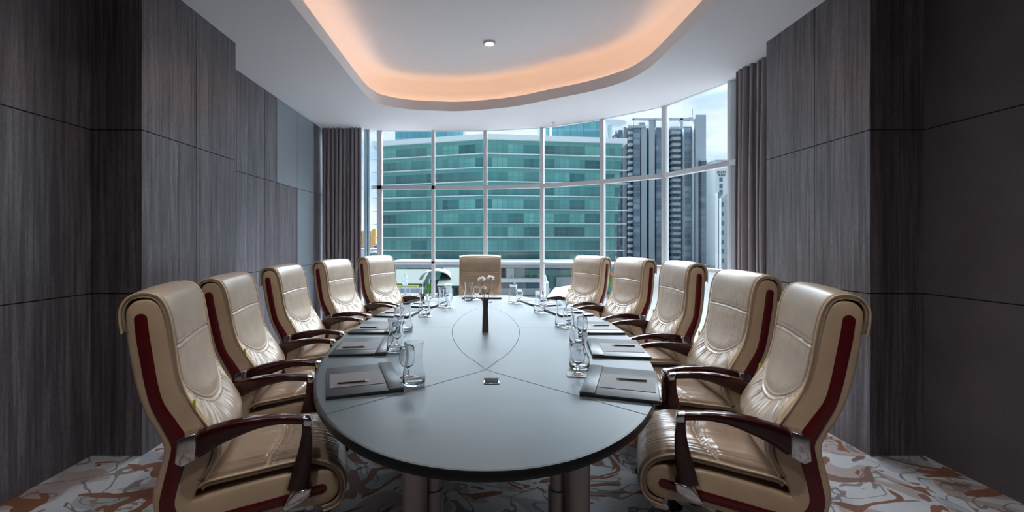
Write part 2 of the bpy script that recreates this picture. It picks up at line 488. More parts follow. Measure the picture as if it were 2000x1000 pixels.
curtain('curtain', [(-2.465, 6.80), (-2.15, 6.80), (-1.87, 6.80)], .02, ZC - .004, 10, .036, M['curtain'], 'dark grey pleated curtain at the left end of the window wall', 3)
curtain('sheer_curtain', [(-1.845, 6.86), (-1.81, 6.90), (-1.775, 6.90)], .02, ZC - .004, 2, .010, M['sheer'], 'narrow pale blue sheer curtain edge beside the left dark curtain', 5, .3)
curtain('curtain', [(2.64, 3.96), (2.61, 4.2), (2.555, 4.48), (2.535, 4.55)], .02, ZC - .004, 8, .038, M['curtain'], 'grey pleated curtain at the right end of the window wall', 9)
# ================================================================ CHAIR  (local: x forward, y left, z up; x=0 rear of the back)
def nrm(path):
    out = []
    for i in range(len(path)):
        a = path[max(0, i - 1)]; b = path[min(len(path) - 1, i + 1)]
        tx, tz = b[0] - a[0], b[1] - a[1]; l = math.hypot(tx, tz) or 1
        out.append((-tz / l, tx / l))
    return out

def stroke(bm, ctr, n, y0, y1, bulge=.004, caps=(True, True), ss=(-1, -.93, -.8, -.55, -.25, 0, .25, .55, .8, .93, 1), edge=.008, mi=0):
    """solid ribbon along an (x,z,halfwidth) centre line, y from y0 (inner) to y1 (outer face), rounded edges and ends"""
    P = spline(ctr, n); N = nrm(P); rows = []
    st = []
    if caps[0]:
        t0 = (P[0][0] - P[1][0], P[0][1] - P[1][1]); l = math.hypot(*t0); t0 = (t0[0] / l, t0[1] / l)
        for k in range(8): a = k / 8 * PI / 2; h = P[0][2]; st.append((P[0][0] + t0[0] * h * math.cos(a), P[0][1] + t0[1] * h * math.cos(a), max(h * math.sin(a), .0008), N[0]))
    for p, nn in zip(P, N): st.append((p[0], p[1], p[2], nn))
    if caps[1]:
        t1 = (P[-1][0] - P[-2][0], P[-1][1] - P[-2][1]); l = math.hypot(*t1); t1 = (t1[0] / l, t1[1] / l)
        for k in range(7, -1, -1): a = k / 8 * PI / 2; h = P[-1][2]; st.append((P[-1][0] + t1[0] * h * math.cos(a), P[-1][1] + t1[1] * h * math.cos(a), max(h * math.sin(a), .0008), N[-1]))
    m = len(st); sg = 1 if y1 > y0 else -1
    def dep(i, s):
        h = st[i][2]; e = 1.0
        dd = (1 - abs(s)) * h                       # distance to the long edge
        if caps[0]: dd = min(dd, math.hypot(st[i][0] - st[0][0], st[i][1] - st[0][1]) + .0001 + 0 * h)
        if caps[1]: dd = min(dd, math.hypot(st[i][0] - st[-1][0], st[i][1] - st[-1][1]) + .0001)
        q = max(0.0, 1 - dd / edge) if edge > 0 else 0
        return -edge * (1 - math.sqrt(max(0, 1 - q * q))) + bulge * (1 - abs(s) ** 3) * min(1, dd / (3 * edge + 1e-6) if edge else 1)
    out, inn = [], []
    for i, (x, z, h, nn) in enumerate(st):
        out.append([bm.verts.new((x + nn[0] * h * s, y1 + sg * dep(i, s), z + nn[1] * h * s)) for s in ss])
        inn.append([bm.verts.new((x + nn[0] * h * s, y0 - sg * (dep(i, s) if abs(s) > .9 else 0) * .5, z + nn[1] * h * s)) for s in ss])
    k = len(ss)
    for i in range(m - 1):
        for j in range(k - 1):
            bm.faces.new((out[i][j], out[i][j + 1], out[i + 1][j + 1], out[i + 1][j])).material_index = mi
            bm.faces.new((inn[i][j], inn[i + 1][j], inn[i + 1][j + 1], inn[i][j + 1])).material_index = mi
        for j in (0, k - 1): bm.faces.new((out[i][j], out[i + 1][j], inn[i + 1][j], inn[i][j])).material_index = mi
    for i in (0, m - 1):
        for j in range(k - 1): bm.faces.new((out[i][j], inn[i][j], inn[i][j + 1], out[i][j + 1])).material_index = mi

def cushion(bm, prof, ns, nu, hw, thick, disp, side=.9):
    """closed padded sheet: prof (x,z) outer line, displaced outwards by disp(s,u,x,z)"""
    P = spline(prof, ns); N = [(a, b) for a, b in nrm(P)]
    outer, inner = [], []
    for i, (x, z) in enumerate(P):
        s = i / (ns - 1); ro, ri = [], []
        for j in range(nu + 1):
            u = -1 + 2 * j / nu; u = math.copysign(abs(u) ** .85, u)
            e = max(0, (abs(u) - side) / (1 - side)); rd = .018 * (1 - math.sqrt(max(0, 1 - e * e)))
            es = min(s, 1 - s) * 60; rd += .012 * (1 - math.sqrt(max(0, 1 - max(0, 1 - es) ** 2)))
            d = disp(s, u, x, z) - rd
            y = hw * u
            ro.append(bm.verts.new((x + N[i][0] * d, y, z + N[i][1] * d)))
            ri.append(bm.verts.new((x - N[i][0] * thick, y * .985, z - N[i][1] * thick)))
        outer.append(ro); inner.append(ri)
    for i in range(ns - 1):
        for j in range(nu):
            bm.faces.new((outer[i][j], outer[i][j + 1], outer[i + 1][j + 1], outer[i + 1][j]))
            bm.faces.new((inner[i][j], inner[i + 1][j], inner[i + 1][j + 1], inner[i][j + 1]))
        for j in (0, nu): bm.faces.new((outer[i][j], outer[i + 1][j], inner[i + 1][j], inner[i][j]))
    for i in (0, ns - 1):
        for j in range(nu): bm.faces.new((outer[i][j], inner[i][j], inner[i][j + 1], outer[i][j + 1]))
    return P, N

PANEL = [(.062, 1.095, .058), (.070, 1.02, .064), (.083, .93, .067), (.100, .84, .069), (.126, .76, .073), (.165, .685, .077), (.187, .62, .079),
         (.180, .555, .077), (.157, .49, .072), (.137, .43, .066), (.146, .372, .064), (.19, .345, .066), (.26, .347, .070), (.36, .357, .072), (.50, .368, .072), (.64, .362, .070)]
INLAY = [(.053, 1.082, .0195), (.058, 1.02, .020), (.068, .94, .020), (.080, .85, .0195), (.098, .77, .020), (.135, .69, .024), (.163, .62, .027), (.150, .545, .026), (.130, .47, .024),
         (.119, .405, .024), (.135, .355, .024), (.18, .325, .023), (.26, .322, .021), (.36, .332, .020), (.50, .345, .019), (.64, .362, .019)]
BACK = [(-.006, 1.035), (-.011, 1.085), (-.008, 1.125), (.010, 1.157), (.04, 1.174), (.078, 1.174), (.112, 1.155), (.135, 1.11), (.147, 1.05), (.155, .98), (.163, .90), (.180, .82), (.212, .745), (.248, .68), (.278, .62),
        (.284, .57), (.268, .52), (.236, .465)]
SEAT = [(.215, .452), (.235, .468), (.29, .474), (.38, .480), (.48, .488), (.57, .490), (.635, .478), (.69, .448), (.722, .402), (.730, .352), (.718, .305), (.688, .278), (.64, .268)]

def wr(a, k, w):
    """irregular gathers: sine with drifting phase and uneven strength"""
    return math.sin(a * k + 1.6 * math.sin(a * 11 + w * 7) + .9 * math.sin(a * 23 + 1.3)) * (.62 + .38 * math.sin(a * 17 + 5 * w + .7))
def u_seam(u): return .712 + .125 * abs(u) ** 2.4
def groove(d, w=.007, a=.0075): return -a * math.exp(-(d / (w * .6)) ** 2) + a * .40 * math.exp(-((abs(d) - w * 1.5) / (w * .7)) ** 2) - a * .25 * math.exp(-((abs(d) - w * 2.7) / (w * .4)) ** 2)

def back_disp(s, u, x, z):
    if x < .06 and z < 1.17:   # flap behind the roll
        return .003
    side = 1 - abs(u) ** 3
    A = .975 + .006 * math.cos(u * 2)
    U = u_seam(u); d = 0
    edge = smooth(1.0, .90, abs(u))
    pipe = -.006 * math.exp(-((abs(u) - .945) / .02) ** 2)
    if z > A:
        f = smooth(0, .03, z - A); d += (.005 + .004 * f) * side
        d += math.exp(-(z - A) / .10) * .0009 * wr(u, 62, z) * edge * smooth(0, .02, z - A)
    elif z > U:
        f = smooth(0, .05, min(A - z, z - U)); d += (.005 + .006 * f) * side
        near = .45 + .9 * math.exp(-(A - z) / .05) + 1.3 * math.exp(-(z - U) / .06) * abs(u)
        d += .0010 * near * wr(u, 66, z) * edge * smooth(.002, .022, min(A - z, z - U))
    else:
        f = smooth(0, .10, U - z); d += (.005 + .017 * f) * side * smooth(.46, .56, z)
        ph = math.atan2(u * .25, .90 - z)
        r = wr(ph, 52, z * 1.7); r = r - .3 * abs(r)
        amp = .0030 * math.exp(-max(0, (U - z) - .012) / .055) + .0009
        d += amp * r * smooth(.002, .026, U - z) * edge
    d += groove(z - A, .006, .0040) * edge + groove(z - U, .006, .0040) * edge + pipe
    return d

def seat_disp(s, u, x, z):
    side = 1 - abs(u) ** 4; edge = smooth(1.0, .90, abs(u)); d = 0
    sx = .445 + .055 * (1 - u * u); top = 1
    if x < sx and z > .40:
        f = smooth(0, .04, sx - x)
        d += .004 + (.018 + .008 * f) * side
        d += .0026 * math.exp(-max(0, sx - x - .01) / .07) * wr(u, 60, x) * edge * smooth(.002, .024, sx - x)
        d += .0007 * wr(u, 44, x + 3) * edge
    else:
        f = smooth(0, .04, abs(x - sx) + (0.05 if z < .44 else 0))
        d += .004 + (.014 + .008 * f) * side * top if z > .44 else .004 + .018 * side * smooth(.26, .44, z)
        q = abs(x - sx) + (.1 if z < .44 else 0)
        d += (.0018 * math.exp(-max(0, q - .01) / .09) + .0006) * wr(u, 62, x) * edge * smooth(.002, .024, q)
    if z > .44: d += groove(x - sx, .008, .0055) * edge
    d += -.006 * math.exp(-((abs(u) - .945) / .02) ** 2)
    return d

def make_chair():
    t = thing('executive_chair', '', 'chair')
    HW = .25
    for sg in (1, -1):
        bm = B(); stroke(bm, PANEL, 90, sg * (HW - .05), sg * HW, .005, edge=.014)
        p = obj('side_panel', bm, M['leather2'], t, angle=60)
        bm = B(); stroke(bm, INLAY, 80, sg * (HW - .002), sg * (HW + .008), .0005, ss=(-1, -.9, 0, .9, 1), edge=.0015)
        q = obj('inlay_strip', bm, M['inlay'], p, angle=40); q['label'] = 'dark red lacquered strip'
    bm = B(); stroke(bm, [(a, b, c - .004) for a, b, c in PANEL], 60, -(HW - .045), HW - .045, 0, ss=(-1, -.9, 0, .9, 1), edge=.004)
    obj('shell', bm, M['leather2'], t, angle=60)
    bm = B(); P, N = cushion(bm, BACK, 240, 170, HW + .002, .014, back_disp)
    bc = obj('back_cushion', bm, M['leather'], t, angle=75)
    for sg in (1, -1):
        bm = B(); tube(bm, [(x + nx * -.002, sg * (HW + .003), z + nz * -.002) for (x, z), (nx, nz) in list(zip(P, N))[::4]], .0045, 6)
        obj('piping', bm, M['leather2'], bc, angle=80)
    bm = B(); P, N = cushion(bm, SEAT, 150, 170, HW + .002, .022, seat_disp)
    sc_ = obj('seat_cushion', bm, M['leather_shaded'], t, angle=75)
    for sg in (1, -1):
        bm = B(); tube(bm, [(x + nx * -.002, sg * (HW + .003), z + nz * -.002) for (x, z), (nx, nz) in list(zip(P, N))[::4]], .0045, 6)
        obj('piping', bm, M['leather2'], sc_, angle=80)
    # yellow-green care tag at the right hand cushion seam
    bm = B(); box(bm, .206, .215, -(HW + .010), -(HW + .003), .742, .776, .001)
    tg = obj('care_tag', bm, M['tag'], t); tg['label'] = 'small yellow green tag'
    for sg in (1, -1):
        # arm: arched wooden rest, post, chrome fittings
        AR = [(.215, .618, .043), (.27, .642, .037), (.335, .660, .030), (.42, .673, .020), (.50, .672, .0145), (.585, .657, .013)]
        bm = B(); stroke(bm, AR, 40, sg * .262, sg * .306, .002, caps=(False, False), ss=(-1, -.85, -.4, 0, .4, .85, 1), edge=.006)
        a = obj('armrest', bm, M['redwood'], t, angle=50)
        PO = [(.588, .662, .014), (.590, .60, .019), (.582, .53, .026), (.568, .46, .033), (.552, .395, .036)]
        bm = B(); stroke(bm, PO, 30, sg * .262, sg * .302, .001, caps=(False, False), ss=(-1, -.85, 0, .85, 1), edge=.004)
        obj('arm_post', bm, M['redwood'], a, angle=50)
        bm = B(); prism(bm, [(.160, .575), (.168, .655), (.184, .664), (.228, .672), (.222, .578), (.180, .560)], 'y', *sorted((sg * .248, sg * .311)), bev=.004)
        f = obj('rear_bracket', bm, M['chrome'], a, angle=50); f['label'] = 'polished chrome arm bracket'
        bm = B(); prism(bm, [(.578, .672), (.604, .668), (.611, .655), (.608, .634), (.580, .640)], 'y', *sorted((sg * .259, sg * .308)), bev=.003)
        f = obj('front_cap', bm, M['chrome'], a, angle=50); f['label'] = 'polished chrome cap'
        bm = B(); prism(bm, [(.543, .392), (.603, .398), (.596, .366), (.572, .348), (.512, .328), (.500, .340)], 'y', *sorted((sg * .246, sg * .307)), bev=.004)
        f = obj('lower_bracket', bm, M['chrome'], a, angle=50); f['label'] = 'polished chrome lower bracket'
    # mechanism, lift column and star base
    bm = B(); box(bm, .25, .52, -.09, .09, .245, .295, .01); obj('tilt_mechanism', bm, M['black'], t)
    bx = .38
    bm = B(); lathe(bm, [(.0, .25), (.024, .25), (.024, .17), (.032, .17), (.032, .07), (.04, .07), (.04, .055), (0, .055)], (bx, 0, 0), 24, cap=False); obj('lift_column', bm, M['chrome'], t)
    for k in range(5):
        a = k * 2 * PI / 5 + .35; mt = Matrix.Translation((bx, 0, 0)) @ Matrix.Rotation(a, 4, 'Z')
        bm = B(); vs = []
        for x, w, z0, z1 in ((.03, .026, .060, .115), (.12, .024, .065, .108), (.22, .021, .068, .098), (.31, .017, .066, .086)):
            vs.append([bm.verts.new(mt @ Vector(p)) for p in ((x, -w, z0), (x, w, z0), (x, w * .8, z1), (x, -w * .8, z1))])
        for p, q in zip(vs, vs[1:]):
            for j in range(4): bm.faces.new((p[j], p[(j + 1) % 4], q[(j + 1) % 4], q[j]))
        bm.faces.new(vs[0]); bm.faces.new(vs[-1])
        lg = obj('base_leg', bm, M['chrome'], t, angle=30)
        bm = B()
        for s2 in (-1, 1):
            pr = [(0, -.011), (.022, -.011), (.029, -.006), (.029, .006), (.022, .011), (0, .011)]
            tmp = B(); lathe(tmp, pr, (0, 0, 0), 20, cap=False)
            m2 = mt @ Matrix.Translation((.30, s2 * .017, .0295)) @ Matrix.Rotation(PI / 2, 4, 'X')
            vm = {v: bm.verts.new(m2 @ v.co) for v in tmp.verts}
            for f_ in tmp.faces: bm.faces.new([vm[v] for v in f_.verts])
            tmp.free()
        box(bm, .285, .315, -.007, .007, .03, .075, mtx=mt)
        obj('caster', bm, M['black'], lg)
    return t

def front_to_origin(fx, fy, a):   # arm fronts' midpoint -> chair origin
    return (fx - .60 * math.cos(a), fy - .60 * math.sin(a), 0)
R = math.radians
def tilt(root, deg):
    """recline: everything above the lift column turns about the tilt mechanism"""
    if not deg: return
    th = -R(deg); p = Vector((.38, 0, .27)); m = Matrix.Rotation(th, 3, 'Y'); off = p - m @ p
    for c in root.children:
        if c.name.split('.')[0] in ('side_panel', 'shell', 'back_cushion', 'seat_cushion', 'armrest', 'care_tag'):
            c.rotation_euler = (0, th, 0); c.location = off
LEFT = [((-.775, 2.02), 20, 1, 'pearl beige leather executive chair nearest the camera on the left of the table'),
        ((-.950, 2.80), 11, 4, 'beige leather executive chair second from the camera on the left side'),
        ((-1.045, 3.64), 1, 3, 'beige leather executive chair in the middle of the left row, third from camera'),
        ((-.995, 4.45), -13, 2, 'beige leather executive chair on the left side, next to last before the window'),
        ((-.80, 5.12), -24, 0, 'beige leather executive chair at the far left, nearest the window and dark curtain')]
RIGHT = [((.84, 2.05), 19.5, 2.5, 'pearl beige leather executive chair nearest the camera on the right of the table'),
         ((.965, 2.68), 4, 1, 'beige leather executive chair second from the camera on the right side'),
         ((1.045, 3.52), 0, -3, 'beige leather executive chair in the middle of the right row, third from camera'),
         ((.985, 4.34), -16, -1.5, 'beige leather executive chair on the right side, next to last before the window'),
         ((.78, 5.09), -27, 0, 'beige leather executive chair at the far right end of the right row, by the window')]
chair0 = make_chair(); first = True
todo = []
for side, rows in ((1, LEFT), (-1, RIGHT)):
    for (fx, fy), deg, tl, lab in rows:
        a = R(deg) if side == 1 else PI - R(deg)
        loc = front_to_origin(fx, fy, a)
        if first:
            chair0.location = loc; chair0.rotation_euler = (0, 0, a); chair0['label'] = lab; chair0['group'] = 'executive chairs around the conference table'; first = False; todo.append((chair0, tl))
        else: todo.append((dup(chair0, loc, a, lab), tl))
dup(chair0, (-.065, 5.10 + .60, 0), -PI / 2, 'brown beige leather executive chair at the far head of the table, facing the camera')
for o, tl in todo: tilt(o, tl)
# ================================================================ TABLE
TZ = .75; TCY = 3.14; TA, TB = .915, 1.965
def ell(a, b, n=128, ex=2.08):
    out = []
    for k in range(n):
        t_ = 2 * PI * k / n; c, s_ = math.cos(t_), math.sin(t_)
        out.append((math.copysign(abs(c) ** (2 / ex), c) * a, math.copysign(abs(s_) ** (2 / ex), s_) * b))
    return out
T = thing('conference_table', 'long dark oval conference table with satin top and inlaid seam lines', 'table', (0, TCY, 0))
bm = B(); rings = []
for a, z in ((.000, TZ - .028), (.0, TZ - .004), (-.003, TZ), (-.012, TZ)):
    rings.append([bm.verts.new((x, y, z)) for x, y in ell(TA + a, TB + a)])
lowr = [bm.verts.new((x, y, TZ - .028)) for x, y in ell(TA - .03, TB - .03)]
n_ = len(lowr)
for p, q in zip([lowr] + rings, rings):
    for i in range(n_): f = bm.faces.new((p[i], p[(i + 1) % n_], q[(i + 1) % n_], q[i])); f.material_index = 1
bm.faces.new(rings[-1]).material_index = 0; bm.faces.new(lowr).material_index = 1
def ribbon(bm, pts, w, z, mi):
    P = [Vector(p) for p in pts]; vs = []
    for i, p in enumerate(P):
        d = (P[min(i + 1, len(P) - 1)] - P[max(0, i - 1)]).normalized(); nn = Vector((-d.y, d.x)) * w / 2
        vs.append((bm.verts.new((p.x + nn.x, p.y + nn.y, z)), bm.verts.new((p.x - nn.x, p.y - nn.y, z))))
    for a, b in zip(vs, vs[1:]): bm.faces.new((a[0], a[1], b[1], b[0])).material_index = mi
top = obj('tabletop', bm, [M['table'], M['tedge']], T, angle=50)
bm = B()
LN = [(0, -1.03), (.06, -.87), (.107, -.76), (.152, -.60), (.198, -.38), (.224, -.13), (.229, .06), (.215, .27), (.188, .50), (.130, .76), (.07, .92), (0, 1.06)]
sd = spline(LN, 60)
for sg in (1, -1):
    ribbon(bm, [(sg * x + .003, y) for x, y in sd], .0038, TZ + .0004, 0)
    ribbon(bm, [(sg * .229 + .003, 0), (sg * (TA - .004), 0)], .0030, TZ + .0004, 0)
    ribbon(bm, [(.003, -1.03), (sg * .20, -1.232), (sg * .560, -1.581)], .0038, TZ + .0004, 0)
    ribbon(bm, [(.003, 1.06), (sg * .545, 1.565)], .0038, TZ + .0004, 0)
s_ = obj('seam_lines', bm, M['groove'], top, smooth=False)
# understructure
bm = B(); box(bm, -.30, .32, -1.35, -1.28, .64, TZ - .029, .004); box(bm, -.30, .32, 1.28, 1.35, .64, TZ - .029, .004); box(bm, -.04, .06, -1.3, 1.3, .63, TZ - .03, .004)
obj('underframe', bm, M['black'], T)
for x, y in ((-.262, -1.47), (.342, -1.47), (-.262, 1.45), (.342, 1.45)):
    bm = B(); lathe(bm, [(0, .0), (.052, .0), (.052, .01), (.046, .014), (.046, TZ - .029), (0, TZ - .029)], (x, y, 0), 40, cap=False)
    lg = obj('leg', bm, M['steel'], T); lg['label'] = 'brushed metal cylinder leg'
    bm = B(); sx = 1 if x < 0 else -1; sy = 1 if y < 0 else -1
    lathe(bm, [(0, 0), (.040, 0), (.040, .40), (.033, .402), (.033, TZ - .029), (0, TZ - .029)], (x + sx * .060, y + sy * .07, 0), 32, cap=False)
    obj('leg_sleeve', bm, M['steel'], lg)

# power box set in the top
t_ = thing('table_socket_box', 'small square black glass power box with silver rim set in the table front', 'power box', (.026, 1.934, TZ + .0006))
bm = B(); box(bm, -.033, .033, -.040, .040, 0, .003, .001); obj('rim', bm, M['chrome'], t_)
bm = B(); box(bm, -.028, .028, -.034, .034, .001, .0036, .0003); obj('lid', bm, M['lid'], t_)

# ---------------------------------------------------------------- pads, paper, pens   (local x = away from the sitter, y = along the edge)
def make_pad():
    t_ = thing('desk_pad', '', 'desk pad'); h = .013
    bm = B(); box(bm, -.147, .147, -.205, .205, 0, h, .002); obj('board', bm, M['pad'], t_, angle=50)
    bm = B(); box(bm, .088, .146, -.2045, .2045, h - .001, h + .005, .002); bd = obj('band', bm, M['padband'], t_, angle=50)
    bm = B()
    for k, w in enumerate((.018, .011)): box(bm, .112 + k * .009, .116 + k * .009, -w - .03, w - .03, h + .005, h + .0054)
    obj('embossed_mark', bm, M['text'], bd, smooth=False)
    return t_
def make_paper():
    bm = B(); box(bm, -.108, .108, -.098, .098, 0, .0018); 
    return tag(obj('notepad', bm, M['paper'], smooth=False), '', 'notepad')
def make_pen():
    t_ = thing('pen', '', 'pen')
    bm = B(); tube(bm, [(-.058, 0, .004), (.052, 0, .004)], .0038, 10); obj('barrel', bm, M['gold'], t_)
    bm = B(); tube(bm, [(.052, 0, .004), (.060, 0, .004), (.067, 0, .004)], [.0038, .003, .0008], 10); obj('tip', bm, M['chrome'], t_)
    return t_
def make_carafe():
    t_ = thing('water_carafe', '', 'carafe')
    o = [(.0, 0), (.040, 0), (.0455, .004), (.0475, .016), (.0475, .030), (.045, .055), (.040, .082), (.0355, .105), (.0345, .120), (.0355, .140), (.038, .160), (.0405, .178)]
    w = .0022
    i = [(.0395, .1785)] + [(r - w, z) for r, z in o[::-1][1:-4]] + [(.0440, .022), (.042, .013), (.034, .009), (0, .0085)]
    bm = B(); lathe(bm, o + i, (0, 0, 0), 40, cap=False); obj('body', bm, M['glass'], t_, angle=70)
    return t_
def make_goblet():
    t_ = thing('water_goblet', '', 'glass')
    bm = B(); lathe(bm, [(0, 0), (.029, 0), (.030, .002), (.024, .0045), (.010, .008), (.006, .013), (.0075, .019), (.006, .026), (.0058, .036), (.009, .044), (.0, .0445)], seg=32, cap=False); obj('stem_and_foot', bm, M['glass'], t_, angle=70)
    w = .0016
    o = [(0, .0446), (.010, .0455), (.022, .053), (.031, .066), (.0350, .082), (.0345, .100), (.0320, .118), (.0305, .132)]
    i = [(.0297, .1325)] + [(r - w, z + .0006) for r, z in o[::-1][1:-2]] + [(.009, .050), (0, .0492)]
    bm = B(); lathe(bm, o + i, seg=36, cap=False); obj('bowl', bm, M['glass'], t_, angle=70)
    return t_
def make_coaster():
    bm = B(); box(bm, -.047, .047, -.047, .047, 0, .003, .0008)
    return tag(obj('coaster', bm, M['coaster'], angle=50), '', 'coaster')
pad0, paper0, pen0, car0, gob0, coa0 = make_pad(), make_paper(), make_pen(), make_carafe(), make_goblet(), make_coaster()
used = set()
def put(src, loc, rz, label, group):
    if src.name not in used:
        used.add(src.name); src.location = loc; src.rotation_euler = (0, 0, rz); src['label'] = label; src['group'] = group; return src
    return dup(src, loc, rz, label, group)
# pad centre, pad angle, carafe, goblet, short place phrase
PL = [((-.531, 1.946), 19, (-.300, 1.895), (-.343, 1.975), 'in front of the nearest chair on the left'),
      ((-.690, 2.560), 6, (-.490, 2.456), (-.500, 2.56), 'in front of the second chair on the left'),
      ((-.745, 3.120), 0, (-.540, 3.050), (-.600, 3.13), 'in front of the middle chair of the left row'),
      ((-.715, 3.760), -9, (-.500, 3.68), (-.475, 3.60), 'in front of the fourth chair on the left'),
      ((-.560, 4.290), -18, (-.395, 4.17), (-.330, 4.085), 'in front of the farthest chair on the left'),
      ((.571, 1.897), 161, (.446, 2.135), (.418, 2.035), 'in front of the nearest chair on the right'),
      ((.727, 2.510), 172, (.545, 2.667), (.590, 2.75), 'in front of the second chair on the right'),
      ((.757, 3.110), 180, (.545, 3.215), (.575, 3.13), 'in front of the middle chair of the right row'),
      ((.690, 3.800), 194, (.462, 3.84), (.480, 3.755), 'in front of the fourth chair on the right'),
      ((.535, 4.370), 199, (.275, 4.42), (.328, 4.36), 'in front of the farthest chair on the right'),
      ((-.037, 4.850), -90, (-.173, 4.645), (-.088, 4.64), 'at the far head of the table')]
for k, ((px, py), deg, cf, gb, ph) in enumerate(PL):
    z = TZ + .0005; a = R(deg); ca, sa = math.cos(a), math.sin(a)
    put(pad0, (px, py, z), a, 'dark leather desk pad ' + ph, 'desk pads laid around the table')
    sgy = -1 if k != 10 else 1
    lx, ly = -.026, (-.015 if deg < 90 else .015) if k != 10 else 0
    put(paper0, (px + ca * lx - sa * ly, py + sa * lx + ca * ly, z + .0132), a, 'thin sheet notepad on the pad ' + ph, 'notepads on the desk pads')
    lx2, ly2 = -.045, ly - (.055 if deg < 90 else .03)
    put(pen0, (px + ca * lx2 - sa * ly2, py + sa * lx2 + ca * ly2, z + .0152), a + (.06 if k % 2 else -.05), 'dark wooden pen on the notepad ' + ph, 'pens on the notepads')
    put(coa0, (gb[0] - .004, gb[1], z), a + .2, 'square pale coaster under the goblet ' + ph, 'coasters on the table')
    put(gob0, (*gb, z + .0032), a, 'clear stemmed water goblet ' + ph, 'water goblets on the table')
    put(car0, (*cf, z + .0002), a, 'clear waisted glass carafe ' + ph, 'glass carafes on the table')

# vase with three white daisies
V = thing('flower_vase', 'slim square twisted dark bronze vase in the middle of the table', 'vase', (0.0, 3.0, TZ + .0006), 0)
bm = B(); prev = None; n = 24
for side_in in (0, 1):
    rows = []
    for k in range(n + 1):
        w = k / n; h = .222 * w if not side_in else .01 + .212 * (1 - w)
        wz = h / .222; r = .0262 - .0085 * smooth(0, .75, wz) + .0045 * smooth(.7, 1, wz); r = r - (.002 if side_in else 0)
        tw = .3 * wz
        rows.append([bm.verts.new((r * 1.16 * math.cos(q * PI / 2 + PI / 4 + tw), r * 1.16 * math.sin(q * PI / 2 + PI / 4 + tw), h)) for q in range(4)])
    if side_in: 
        for j in range(4): bm.faces.new((last[j], last[(j + 1) % 4], rows[0][(j + 1) % 4], rows[0][j]))
    for a_, b_ in zip(rows, rows[1:]):
        for j in range(4): bm.faces.new((a_[j], a_[(j + 1) % 4], b_[(j + 1) % 4], b_[j]))
    if not side_in: bm.faces.new(rows[0]); last = rows[-1]
    else: bm.faces.new(rows[-1])
obj('vase_body', bm, M['vase'], V, angle=30)
def daisy(base, head, r, tilt, label, seed):
    t_ = thing('daisy', label, 'flower', base, 0, 'white daisies in the vase')
    h = Vector(head) - Vector(base); bm = B()
    tube(bm, [(0, 0, 0), (h.x * .2, h.y * .2, h.z * .35), (h.x * .6, h.y * .6, h.z * .7), h], .0017, 6)
    for w in (.5, .68):
        p = Vector((h.x * w, h.y * w, h.z * w)); s2 = 1 if w < .6 else -1
        for q in (0, 1):
            a0 = p; a1 = p + Vector((s2 * .012, 0, .006)); a2 = p + Vector((s2 * .026, .004, .004 + .008 * q)); a3 = p + Vector((s2 * .012, .006, -.002))
            bm.faces.new([bm.verts.new(v) for v in (a0, a1, a2, a3)])
    obj('stem', bm, M['stem'], t_)
    rnd = random.Random(seed); bm = B(); rot = Matrix.Rotation(tilt[0], 3, 'X') @ Matrix.Rotation(tilt[1], 3, 'Y')
    for layer, (cnt, rr, up) in enumerate(((16, r, .10), (14, r * .82, .38), (10, r * .55, .75))):
        for k in range(cnt):
            a = 2 * PI * k / cnt + layer * .2 + rnd.uniform(-.08, .08); L = rr * rnd.uniform(.9, 1.08); w = r * .17
            prof = [(0.0, .2), (.4, .9), (.75, 1), (1.0, .35)]
            vs = []
            for q, ww in prof:
                d = L * q; z = d * up + .25 * d * d / rr * (-1 if layer == 0 else .3)
                for s2 in (-1, 1):
                    v = Vector((d * math.cos(a) - s2 * w * ww * math.sin(a), d * math.sin(a) + s2 * w * ww * math.cos(a), z + .0015))
                    vs.append(bm.verts.new(rot @ v + h))
            for i in range(3): bm.faces.new((vs[2 * i], vs[2 * i + 1], vs[2 * i + 3], vs[2 * i + 2]))
    o = obj('petals', bm, M['petal'], t_); md = o.modifiers.new('thickness', 'SOLIDIFY'); md.thickness = .0006
vz = TZ + .03
daisy((-.006, 3.0, vz), (-.026, 2.985, 1.098), .030, (.4, -.25), 'white daisy leaning left in the dark vase', 1)
daisy((.008, 3.0, vz), (.036, 3.01, 1.105), .029, (.3, .25), 'white daisy leaning right in the dark vase', 2)
daisy((.0, 2.996, vz), (-.012, 2.972, 1.045), .017, (.5, 0), 'smallest white daisy, lowest in the dark vase', 3)
